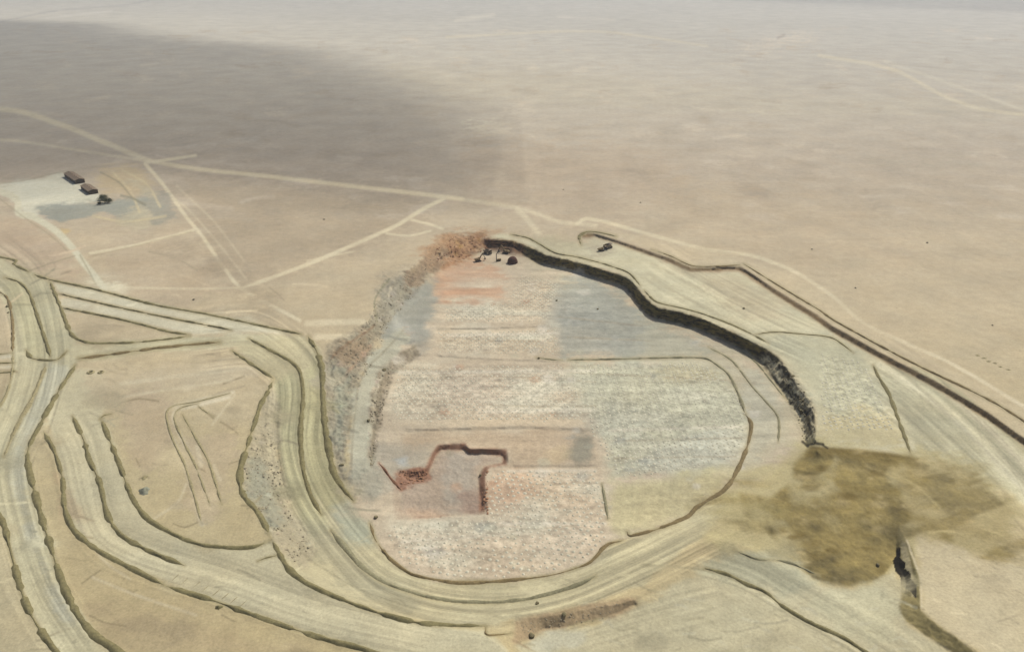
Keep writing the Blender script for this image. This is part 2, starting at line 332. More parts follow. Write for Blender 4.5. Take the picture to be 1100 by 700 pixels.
# ramp and southern haul road
paint([(249,372),(330,361),(343,380),(347,417),(350,465),(358,507),(380,537),(402,560),(420,601),(468,623),(537,625),(598,617),(652,586),(738,556),(778,527),(800,530),(760,570),(690,628),(600,655),(522,672),(470,671),(390,652),(320,620),(300,598),(320,585),(305,530),(298,480),(300,430),(296,408),(273,392)], (190,180,142), 1, 2)
paint([(296,408),(318,395),(324,426),(321,462),(324,501),(345,552),(355,569),(330,575),(308,530),(299,480)], (176,171,132), .8, 3)
paint([(326,400),(344,380),(347,417),(350,465),(358,507),(375,535),(350,550),(330,520),(324,470)], (182,175,132), .8, 3)
paint([(330,560),(355,568),(390,608),(430,632),(470,645),(430,655),(370,630),(325,595)], (164,158,128), .7, 6, 1)
paint([(355,540),(392,540),(404,570),(400,585),(372,575)], (174,176,150), .8, 5, 1)
paint([(360,548),(405,538),(430,548),(415,560),(395,556)], (196,182,150), .6, 4, 1)
paint([(275,450),(293,415),(299,440),(300,490),(312,540),(340,590),(330,612),(310,604),(290,574),(262,532),(257,505),(262,485)], (172,162,132), .9, 3, .8, rough=1.1)
paint([(262,500),(285,490),(292,530),(305,560),(290,566),(264,530)], (153,153,130), .7, 5, 1)
RAMP_MID = [(200,368),(267,362),(300,380),(318,400),(322,426),(318,470),(324,505),(340,540),(372,585),(410,622),(470,643),(540,648),(610,634),(690,600),(770,560),(850,530)]
lanes(RAMP_MID, 42, .62, .42, 4)
lanes([(-20,270),(20,300),(36,340),(42,390),(30,440),(8,500),(20,570),(45,640),(90,710)], 40, .5, .4, 5)
lanes([(60,450),(80,480),(92,530),(110,575),(150,598),(240,625),(340,660),(470,690)], 34, .42, .4, 6)
# the pit
FLOOR = [(522,268),(548,268),(560,274),(575,283),(602,287),(629,295),(654,302),(672,309),(684,326),(693,337),(726,348),(766,361),(800,377),(818,390),(834,413),(849,435),(862,455),(862,480),(810,520),(778,527),(738,556),(706,569),(652,585),(633,605),(598,617),(537,625),(468,623),(441,617),(420,601),(403,580),(396,560),(380,540),(376,510),(374,470),(392,430),(400,395),(430,360),(455,330),(480,295),(505,280)]
paint(FLOOR, (200,184,154), 1, 3, rough=.15)
paint([(560,282),(640,300),(690,340),(800,380),(845,430),(860,470),(800,520),(760,500),(700,400),(610,320)], (190,183,152), .7, 8)
paint([(590,305),(640,298),(672,316),(690,342),(745,362),(762,377),(750,384),(606,384),(590,350)], (170,170,149), .6, 5, 1.2)
paint([(588,305),(640,300),(670,320),(688,345),(690,384),(606,384),(590,350)], (163,163,147), .65, 6, 1.5)
paint([(600,330),(660,330),(650,350),(600,345)], (150,152,140), .45, 5, 1)
paint([(540,285),(600,300),(590,345),(550,345)], (196,180,150), .5, 8, 1)
paint([(475,282),(520,284),(545,300),(540,325),(470,328),(455,318)], (201,163,128), .8, 6, 1.3)
paint([(480,298),(505,300),(510,318),(470,316)], (194,150,114), .4, 5, 1.6)
paint([(412,325),(440,300),(470,300),(468,330),(455,365),(425,372),(408,360)], (155,155,139), .9, 4, 1.3)
paint([(425,345),(440,342),(445,362),(425,365)], (185,182,164), .7, 3, 1)
paint([(446,352),(465,350),(462,375),(440,385)], (160,156,138), .6, 4, 1)
paint([(500,356),(530,355),(530,384),(505,382)], (204,192,166), .6, 4, 1)
paint([(470,356),(600,352),(600,383),(470,380)], (200,183,150), .45, 5, 1)
paint([(606,388),(755,386),(783,405),(800,440),(806,456),(800,480),(760,505),(660,515),(645,470),(620,420)], (194,191,161), .9, 6)
paint([(680,388),(760,390),(780,410),(720,405)], (190,178,140), .6, 6, 1)
paint([(648,444),(690,440),(790,446),(790,456),(660,458)], (172,170,146), .5, 4, 1)
paint([(600,440),(680,438),(700,470),(660,478)], (172,172,154), .45, 6, 1)
paint([(740,470),(800,462),(790,500),(720,510),(660,508)], (180,180,164), .5, 6, 1)
paint([(655,518),(740,508),(792,500),(778,526),(738,556),(700,568),(660,578),(650,560)], (198,188,142), .8, 5, .8)
paint([(808,388),(834,430),(838,470),(800,500),(806,460),(796,420)], (182,178,154), .7, 5)
paint([(420,400),(480,392),(600,395),(610,420),(430,450)], (197,180,150), .5, 8)
paint([(470,405),(560,402),(560,440),(470,440)], (206,192,166), .45, 6, 1)
paint([(430,452),(625,450),(630,455),(430,458)], (209,190,156), .7, 1.5)
paint([(430,464),(640,462),(645,500),(545,500),(545,484),(465,478),(430,500)], (190,167,134), .6, 4)
paint([(620,464),(640,470),(640,495),(620,502),(606,490)], (142,138,118), .85, 4, 1)
paint([(585,480),(612,478),(612,496),(590,498)], (196,176,136), .5, 4, 1)
paint([(526,503),(640,503),(650,540),(654,580),(630,603),(598,615),(537,623),(468,621),(430,608),(408,580),(420,563),(520,556)], (205,187,156), .9, 4)
paint([(526,505),(565,507),(575,530),(555,548),(524,552)], (194,160,128), .6, 6, 1)
paint([(560,510),(630,512),(640,540),(580,550)], (204,180,146), .4, 7, 1)
paint([(428,570),(560,562),(640,572),(620,588),(450,600)], (210,196,168), .6, 8, 1)
paint([(448,590),(480,586),(482,600),(460,604)], (196,198,184), .6, 5, 1)
paint([(398,470),(430,470),(470,480),(455,505),(430,520),(400,540),(385,520)], (176,168,146), .7, 7, 1)
paint([(424,490),(440,486),(440,500),(428,503)], (186,190,182), .7, 3, 1)
paint(HOLLOW_IN, (178,160,136), .95, 3, rough=.5)
paint([(480,490),(515,490),(510,540),(480,545)], (174,168,150), .6, 6, 1)
paint([(495,530),(514,526),(514,548),(495,548)], (160,132,112), .6, 4, 1)
paint([(420,550),(470,548),(480,556),(420,562)], (202,172,138), .6, 4, 1)
m = np.clip(fill(HOLLOW, 1) - fill(HOLLOW_IN, 1), 0, 1) * .9 * np.clip((555 - VV) / 8, .25, 1) * np.clip((UU - 424) / 20, .2, 1)
SOIL[:] = SOIL * (1 - m[..., None]) + S(148,106,80) * m[..., None]; ROUGH += m * .3
paint([(424,504),(458,502),(462,514),(430,526)], (152,108,82), .8, 2.5, 1.4, rough=.9)
# the west side of the pit
paint([(352,372),(380,355),(398,343),(406,325),(420,305),(445,285),(470,262),(485,268),(470,290),(445,310),(420,340),(402,370),(390,400),(380,440),(374,480),(368,520),(354,480),(349,440),(347,400)], (163,153,126), 1, 2, 1, rough=1.4)
paint([(352,380),(395,352),(400,365),(380,395),(366,400)], (160,136,104), .7, 5, 1)
paint([(405,300),(440,288),(455,300),(430,330),(410,345)], (156,150,128), .7, 5, 1, rough=1.2)
paint([(355,390),(375,400),(370,500),(358,480)], (158,158,134), .85, 4, 1)
paint([(380,420),(400,380),(432,350),(440,362),(414,395),(402,430),(400,500),(380,520),(374,480)], (182,178,152), .95, 2.5, 1, rough=.3)
paint([(404,400),(425,385),(445,370),(450,380),(420,405),(410,440),(404,480),(396,500),(398,440)], (150,137,112), .9, 2, 1, rough=1.2)
paint([(372,500),(398,495),(415,515),(405,540),(380,535)], (163,160,138), .7, 5, 1, rough=.6)
paint([(448,282),(465,262),(488,249),(520,250),(527,262),(512,272),(490,282),(465,290)], (168,128,90), .92, 3.5, 1, rough=1.4)
for i in range(46):
    u = RNG.uniform(455, 526); v = 252 + (526 - u) * .3 + RNG.uniform(-4, 14); r = RNG.uniform(1.2, 4)
    paint([(u-r,v),(u,v-r*.6),(u+r,v),(u,v+r*.6)], [(146,96,60),(196,160,118),(122,84,56),(176,140,84)][RNG.integers(0,4)], .7, 1, 1)
paint([(432,296),(452,276),(476,262),(482,276),(462,296),(440,312)], (158,136,106), .85, 3, 1.2, rough=1.5)
paint([(440,275),(480,250),(530,246),(560,248),(520,251),(490,256),(460,276)], (178,146,108), .7, 3, 1)
stroke([(446,372),(424,386),(413,400),(407,430),(401,470),(399,500)], 2.4, (140,130,104), .65, 2, .7, 3)
stroke([(436,352),(412,378),(392,398),(384,420),(379,470),(377,505)], 2.0, (148,138,110), .6, 2, .7, 4)
stroke([(418,388),(404,420),(398,470)], 3, (204,196,166), .5, 2, .7, 6)
stroke([(356,385),(375,368),(395,356),(402,348)], 2.5, (142,112,82), .6, 2, .6, 7)
stroke([(366,410),(380,392),(398,372)], 3, (182,150,116), .6, 3, .6, 8)
stroke([(405,345),(402,325),(408,312),(418,300)], 1.8, (140,136,104), .7)
stroke([(417,318),(421,308)], 3, (196,184,154), .8)
# pit wall and terrace
SLOPE = [(352,372),(380,355),(398,343),(406,325),(420,305),(445,285),(470,264),(488,266),(470,292),(446,314),(424,342),(404,372),(392,400),(382,440),(376,480),(370,515),(356,480),(350,440),(348,400)]
EDGE2 = [(404,402),(424,386),(446,368),(452,380),(420,405),(410,440),(406,480),(398,505),(394,480),(398,440)]
for poly, n in ((SLOPE, 330), (EDGE2, 90), ([(262,485),(290,448),(299,490),(312,545),(338,592),(320,612),(290,574),(258,520)], 130), ([(556,666),(640,651),(683,643),(656,662),(585,675),(568,688)], 70)):
    zz = np.argwhere(fill(poly) > .5)
    for i in range(n):
        r_, c_ = zz[RNG.integers(0, len(zz))]; u, v = c_ + X0, r_ + Y0; r = RNG.uniform(1.0, 4.2) * RNG.uniform(.5, 1)
        b0 = SOIL[r_, c_]; c = b0 * RNG.choice([.58, .70, .80, 1.15, 1.26, 1.36]) * np.array([1 + RNG.normal(0, .03), 1, 1 + RNG.normal(.02, .05)])
        q, bq = fill_box([(u - r, v + r * .2), (u - r * .3, v - r * .7), (u + r * .8, v - r * .4), (u + r, v + r * .3), (u + r * .1, v + r * .7)], 1 if r > 2 else 0); q = q[..., None] * .75
        SOIL[bq] = SOIL[bq] * (1 - q) + c * q
wc = [(p[0], p[1]) for p in WALL_CREST]; wt = [(p[0], p[1]) for p in WALL_TOE]
TERR = OUT_TOE[1:] + [(1310,640),(1100,540),(1060,500),(985,490),(878,478)] + wc[::-1] + [(540,252),(600,262),(625,262)]
paint(TERR, (205,197,161), .95, 2)
paint([(560,250),(625,262),(640,285),(600,277),(575,266)], (186,176,142), .7, 4)
paint([(625,262),(645,256),(665,270),(640,278)], (176,164,136), .7, 4, 1)
paint([(720,285),(793,294),(850,332),(815,345),(760,315)], (192,178,144), .6, 6, 1)
paint([(825,360),(895,364),(930,385),(950,430),(970,470),(890,470),(878,430)], (188,184,152), .8, 6, 1)
paint([(880,440),(960,440),(975,482),(882,476)], (198,184,140), .7, 6, 1)
paint([(940,395),(985,420),(1050,475),(1100,540),(1070,520),(985,486),(965,440)], (186,180,146), .8, 4)
for off, c in ((0, (206,198,164)), (16, (172,166,134)), (26, (206,196,162)), (40, (178,170,134))):
    stroke([(945 + off * .9, 391 + off * .1), (985 + off, 418), (1030 + off, 455), (1075 + off, 500), (1120 + off, 548)], 4.5, c, .9, 3)
lanes([(690,272),(735,300),(790,330),(835,352),(880,372)], 30, .42, .5, 11)
lanes([(925,385),(975,420),(1030,470),(1080,520),(1140,590)], 46, .5, .28, 12)
for off in (0, 9, 17):
    stroke([(700, 283 + off), (760, 315 + off), (810, 345 + off * .6)], 2.2, (180,170,136) if off != 9 else (206,198,162), .5, 3)
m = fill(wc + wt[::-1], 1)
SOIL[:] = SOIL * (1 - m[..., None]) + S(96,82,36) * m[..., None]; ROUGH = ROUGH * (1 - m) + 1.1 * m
paint([(520,256),(565,262),(562,275),(522,266)], (110,74,48), .8, 2, .8)
m2 = fill([(826,378),(852,398),(876,436),(877,472),(864,475),(848,432),(830,405),(815,386)], 2)
SOIL[:] = SOIL * (1 - .9 * m2[..., None]) + S(182,171,138) * .9 * m2[..., None]; ROUGH += m2 * 1.2
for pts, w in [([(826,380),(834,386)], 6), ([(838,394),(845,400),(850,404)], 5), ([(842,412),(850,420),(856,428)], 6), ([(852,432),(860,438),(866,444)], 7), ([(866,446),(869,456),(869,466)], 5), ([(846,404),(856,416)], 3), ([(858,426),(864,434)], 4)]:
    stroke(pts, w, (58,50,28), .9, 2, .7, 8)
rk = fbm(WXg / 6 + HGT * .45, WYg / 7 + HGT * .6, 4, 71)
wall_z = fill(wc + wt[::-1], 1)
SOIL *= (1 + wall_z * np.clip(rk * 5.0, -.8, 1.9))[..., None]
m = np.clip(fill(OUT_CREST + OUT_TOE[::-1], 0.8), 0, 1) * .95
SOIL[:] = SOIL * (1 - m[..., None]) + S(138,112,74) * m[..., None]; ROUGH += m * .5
# wet brown ground of the east
paint([(780,520),(830,500),(870,475),(985,480),(1060,500),(1100,560),(1060,600),(985,590),(960,640),(880,632),(800,600),(760,575)], (186,174,126), .75, 10)
BROWN = [(869,478),(902,482),(980,489),(1000,500),(1000,525),(985,545),(975,562),(966,565),(963,600),(944,622),(910,630),(873,622),(850,597),(825,572),(800,555),(790,528),(828,535),(854,514),(851,499),(868,492)]
paint([(975,492),(1015,500),(1060,520),(1090,560),(1075,600),(1020,596),(985,575),(962,560)], (168,152,106), .7, 8, 1.2)
w1 = fbm(WXg / 40, WYg / 60, 4, 21); w2 = fbm(WXg / 14, WYg / 22, 3, 22)
mb = np.clip(fill(BROWN, 3) * (.82 + 2.6 * w1 + 1.3 * w2), 0, 1)
mb = np.maximum(mb, fill([(852,498),(872,478),(900,482),(896,500),(870,520),(852,515)], 3) * .9)
mb = np.maximum(mb, np.clip(fill([(830,545),(900,520),(960,560),(955,610),(910,628),(870,615)], 5) * (.95 + 1.1 * w1 + .9 * w2), 0, 1))
feather = np.clip(1.5 * fill([(975,505),(1060,500),(1110,560),(1130,600),(1050,625),(1000,585),(965,560)], 12) * (.35 + 2.6 * fbm((WXg + WYg * .8) / 60, (WYg - WXg * .4) / 16, 4, 26)), 0, 1) * .7
feather2 = np.clip(1.6 * fill([(735,522),(790,512),(852,526),(850,575),(800,568),(748,548)], 8) * (.35 + 2.4 * fbm((WXg - WYg * .2) / 70, (WYg + WXg * .2) / 16, 4, 28)), 0, 1) * .6
mb = np.maximum(mb, np.maximum(feather, feather2))
mb = np.clip((mb - .16) * 1.4, 0, 1) * .95
bt = fbm(WXg / 10, WYg / 9, 5, 27) * 1.1 + fbm(WXg / 26, WYg / 20, 3, 29) * 1.1 - .04
brown = S(138,121,70) * (1 + bt[..., None] * 1.0)
SOIL[:] = SOIL * (1 - .92 * mb[..., None]) + brown * .92 * mb[..., None]; ROUGH += mb * .35
for pts, w, c, a in [([(872,481),(905,484),(940,487),(985,493)], 4, (112,95,48), .8), ([(870,485),(920,489),(985,498)], 7, (128,110,58), .6), ([(900,520),(950,528),(990,520)], 5, (140,122,70), .6), ([(970,555),(1000,560),(1020,580)], 8, (140,124,74), .7),
                     ([(985,530),(1030,526),(1060,532)], 8, (158,142,94), .55), ([(1000,560),(1050,570),(1130,598)], 8, (162,146,100), .55), ([(1000,580),(1040,600),(1058,620)], 8, (164,148,100), .6),
                     ([(770,530),(800,540),(840,550)], 12, (160,146,94), .5), ([(740,545),(780,550),(830,560)], 8, (168,154,104), .4), ([(930,500),(960,512),(990,524)], 3, (190,172,118), .5),
                     ([(905,502),(930,506),(955,516)], 4, (180,162,108), .4), ([(960,508),(985,522),(1010,545)], 3, (190,174,122), .6), ([(880,524),(890,522)], 3, (196,180,130), .6)]:
    stroke(pts, w, c, a, w * .9, .4, 9)
for i in range(90):
    u = RNG.uniform(835, 1050); v = RNG.uniform(484, 625); r = RNG.uniform(2, 8); q, bq = fill_box([(u - r * 1.5, v), (u - r * .4, v - r * .4), (u + r * 1.2, v - r * .2), (u + r * 1.6, v + r * .2), (u, v + r * .45)], max(1, r * .25))
    if mb[int(v) - Y0, int(u) - X0] < .25: continue
    q = np.clip(q * (1 + _n_edge[bq] * 3), 0, 1)[..., None] * .6
    SOIL[bq] = SOIL[bq] * (1 - q) + (S(186,168,118) if RNG.random() < (.25 if u < 930 else .5) else S(116,98,50)) * q
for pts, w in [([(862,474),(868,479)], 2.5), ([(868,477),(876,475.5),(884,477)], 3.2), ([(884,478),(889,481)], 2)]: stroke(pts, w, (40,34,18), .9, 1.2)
# low ground of the south-east
paint([(556,690),(572,690),(590,676),(640,668),(690,648),(760,612),(800,596),(850,600),(880,625),(912,632),(945,624),(962,606),(970,650),(975,668),(996,682),(1024,700),(1075,835),(560,835)], (195,186,150), .9, 3)
paint([(740,610),(800,590),(850,602),(880,626),(840,640),(790,625)], (176,173,142), .8, 6, 1)
paint([(880,632),(950,626),(966,650),(960,690),(900,680),(860,650)], (196,190,154), .7, 6, 1.2)
paint([(600,680),(720,640),(800,640),(840,670),(740,680)], (184,176,142), .5, 8, 1.2)
lanes([(740,595),(800,612),(850,640),(900,668),(960,705),(1000,740)], 34, .45, .3, 15)
lanes([(600,690),(700,660),(780,640)], 30, .3, .3, 16)
for i in range(60):
    u = RNG.uniform(590, 960); v = RNG.uniform(640, 700); L_ = RNG.uniform(5, 22); stroke([(u, v), (u + L_ * .5, v + RNG.normal(0, 2)), (u + L_, v + RNG.normal(2, 4))], RNG.uniform(1, 3), [(168,160,126),(206,200,168),(158,150,118),(184,178,150)][RNG.integers(0, 4)], .5, 2, .6, i)
paint([(568,688),(590,678),(640,672),(620,690),(580,700)], (200,196,168), .7, 4, 1)
paint([(552,664),(581,660),(635,650),(683,641),(684,650),(656,662),(611,673),(585,675),(566,688),(552,690)], (176,153,116), .9, 2, 1, rough=.55)
paint([(985,575),(1060,600),(1310,640),(1310,835),(1100,835),(1050,700),(1026,684),(990,655),(988,622)], (201,187,150), .9, 3)
paint([(975,580),(983,604),(988,622),(990,655),(1006,670),(1028,684),(1052,702),(1110,835),(1070,835),(1022,700),(996,683),(973,668),(966,652),(971,625),(963,600),(964,580)], (130,118,74), .9, 1.2, 1, rough=.7)
paint([(968,580),(973,582),(980,606),(985,630),(982,645),(976,630),(970,606)], (196,182,140), .85, 1.2, 1)
paint([(974,580),(980,590),(986,612),(990,640),(987,652),(983,640),(981,615)], (134,124,82), .85, 1, 1)
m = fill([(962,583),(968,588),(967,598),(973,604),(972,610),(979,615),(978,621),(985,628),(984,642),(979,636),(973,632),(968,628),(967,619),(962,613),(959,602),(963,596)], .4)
SOIL[:] = SOIL * (1 - m[..., None]) + S(26,21,12) * m[..., None]  # deep shade of the cleft, painted near-black into the ground colour
paint([(944,600),(956,607),(952,617),(940,618)], (118,102,56), .7, 1.5, 1)
stroke([(974,580),(983,604),(989,622),(990,652)], 2.2, (206,192,156), .8)
stroke([(690,606),(760,612),(800,628)], 2.5, (150,142,110), .5, 2)

for i in range(150):
    rd = [RAMP_MID, [(-20,270),(20,300),(36,340),(42,390),(30,440),(8,500),(20,570),(45,640),(90,710)], [(60,450),(80,480),(92,530),(110,575),(150,598),(240,625),(340,660),(470,690)], [(940,392),(985,420),(1050,475),(1110,540)], [(700,285),(760,315),(815,350)]][i % 5]
    P_ = smooth(rd, 4); k = RNG.integers(0, max(1, len(P_) - 14)); seg = P_[k:k + RNG.integers(6, 14)]
    off = RNG.uniform(-22, 22) * (.5 + seg[:, 1].mean() / 900); dr = RNG.normal(0, 5)
    tn = np.gradient(seg, axis=0); tn /= np.linalg.norm(tn, axis=1, keepdims=True) + 1e-9
    seg = seg + np.stack([-tn[:, 1], tn[:, 0]], -1) * (off + np.linspace(-dr, dr, len(seg)))[:, None]
    b0 = SOIL[int(np.clip(seg[0, 1] - Y0, 0, NY - 1)), int(np.clip(seg[0, 0] - X0, 0, NX - 1))]
    D_, Z_, G_, bx_ = line_dist(seg, 5); a_ = np.clip((1.1 - D_) / 1.2, 0, 1) * .7 * np.clip(.3 + 1.5 * vnoise(WXg[bx_] / 9, WYg[bx_] / 9, i % 40), 0, 1)
    SOIL[bx_] = SOIL[bx_] * (1 - a_[..., None] * (1 - RNG.choice([.80, .86, 1.12, 1.16])))
# drilled benches: polygons that carry rows of cuttings
DRILLED = [[(612,392),(750,390),(778,406),(792,428),(800,447),(800,470),(790,492),(735,505),(665,510),(640,470),(620,430)],
           [(530,506),(640,506),(650,545),(650,578),(630,600),(598,612),(537,620),(468,618),(436,606),(414,578),(424,564),(524,558)],
           [(432,394),(604,392),(622,436),(628,452),(430,452),(418,430)], [(472,358),(598,354),(598,380),(472,378)], [(560,296),(600,304),(588,344),(476,346),(480,330),(545,326)],
           [(880,380),(925,388),(950,430),(962,462),(884,462)]]
for p in DRILLED: DRILL = np.maximum(DRILL, fill(p, 4))
for p in [[(592,310),(680,330),(686,380),(604,380)], [(662,522),(780,505),(735,552),(664,574)], [(440,466),(600,465),(600,498),(552,496),(545,480)]]: DRILL = np.maximum(DRILL, fill(p, 5) * .45)
PITZ = fill(FLOOR, 6)
# scuffs, old wheel marks and stains on the worked ground
WORK = np.clip(fill([(-200,250),(60,240),(200,260),(330,300),(400,330),(560,480),(700,600),(800,560),(1310,570),(1310,835),(-200,835)], 4) - PITZ, 0, 1)
for i in range(560):
    u = RNG.uniform(-40, 1150); v = RNG.uniform(250, 770)
    if WORK[int(v) - Y0, int(u) - X0] < .5: continue
    b0 = SOIL[int(v) - Y0, int(u) - X0].copy(); k = RNG.uniform(.16, .40) * RNG.choice([-1, 1, -1]); c = b0 * (1 + k)
    if RNG.random() < .55:
        L_ = RNG.uniform(6, 38); an = RNG.normal(.12, .35); w_ = RNG.uniform(.8, 2.2)
        P_ = smooth([(u, v), (u + L_ * .5, v + L_ * .5 * an + RNG.normal(0, 1.2)), (u + L_, v + L_ * an + RNG.normal(0, 1.5))], 4)
        D_, Z_, G_, bx_ = line_dist(P_, w_ + 4); a_ = np.clip((w_ / 2 + 1 - D_) / 1.8, 0, 1) * .8 * np.clip(.3 + 1.6 * vnoise(WXg[bx_] / 8, WYg[bx_] / 8, i % 50), 0, 1)
        SOIL[bx_] = SOIL[bx_] * (1 - a_[..., None]) + c * a_[..., None]
    else:
        r = RNG.uniform(3, 24); c = b0 * (1 + k * .6); q, bq = fill_box([(u - r, v), (u - r * .4, v - r * .45), (u + r * .8, v - r * .35), (u + r * 1.2, v + r * .15), (u + r * .2, v + r * .5), (u - r * .7, v + r * .3)], max(1, r * .28))
        q = np.clip(q * (1 + _n_edge[bq] * 3), 0, 1) * .75
        SOIL[bq] = SOIL[bq] * (1 - q[..., None]) + c * q[..., None]
# blasted strips run east-west: bands of pale and dull rock flour
band = fbm(WXg / 95, WYg / 7.5, 4, 81); dust = np.clip(fbm(WXg / 60, WYg / 22, 4, 83) * 3.2 + .15, 0, 1)
SOIL *= (1 + PITZ * band * .42)[..., None]
for poly, a in [([(455,300),(600,300),(606,384),(470,382)], .7), ([(420,390),(620,390),(640,452),(420,452)], .6), ([(610,388),(800,392),(800,500),(660,512)], .45), ([(410,560),(650,505),(650,600),(460,620)], .75)]:
    q = (fill(poly, 8) * dust * a)[..., None]; SOIL[:] = SOIL * (1 - q) + S(217,212,184) * q
for pts in ([(432,408),(520,404),(640,410)], [(440,430),(560,436),(640,436)], [(470,366),(600,366)], [(612,400),(780,408)], [(640,474),(798,470)], [(660,492),(790,490)], [(420,585),(650,560)], [(600,340),(690,350)], [(610,362),(700,366)], [(560,520),(650,518)]):
    stroke(pts, 1.5, (158,142,112), .5, 1.5, .8, int(pts[0][0]))
for pts in ([(430,400),(640,398)], [(520,442),(640,440)], [(480,360),(600,358)], [(540,562),(650,562)], [(430,582),(560,572)], [(545,506),(640,505)], [(655,462),(798,458)]):
    stroke(pts, 3, (222,212,186), .55, 2.5, .6, int(pts[0][0]) + 3)
# loose blue-grey and cream spots of ore dust
for i in range(130):
    u = RNG.uniform(400, 840); v = RNG.uniform(290, 615); r = RNG.uniform(2, 8)
    if PITZ[int(v)-Y0, int(u)-X0] < .5: continue
    c = [(160,160,146),(214,206,184),(188,150,116),(150,140,116),(196,190,160)][RNG.integers(0, 5)]
    if c[0] == 188 and u > 600: c = (176,174,150)
    paint([(u-r,v),(u-r*.4,v-r*.5),(u+r*.7,v-r*.45),(u+r,v+.1*r),(u+r*.3,v+r*.5),(u-r*.6,v+r*.4)], c, .5, max(1, r*.3), 1.5)
# ground mottling seen from the air
big = fbm(WXg / 420, WYg / 420, 4, 31); mid = fbm(WXg / 70, WYg / 50, 4, 32)
SOIL *= (1 + big * .10 + mid * (.07 + .13 * np.clip(PITZ, 0, 1)))[..., None]

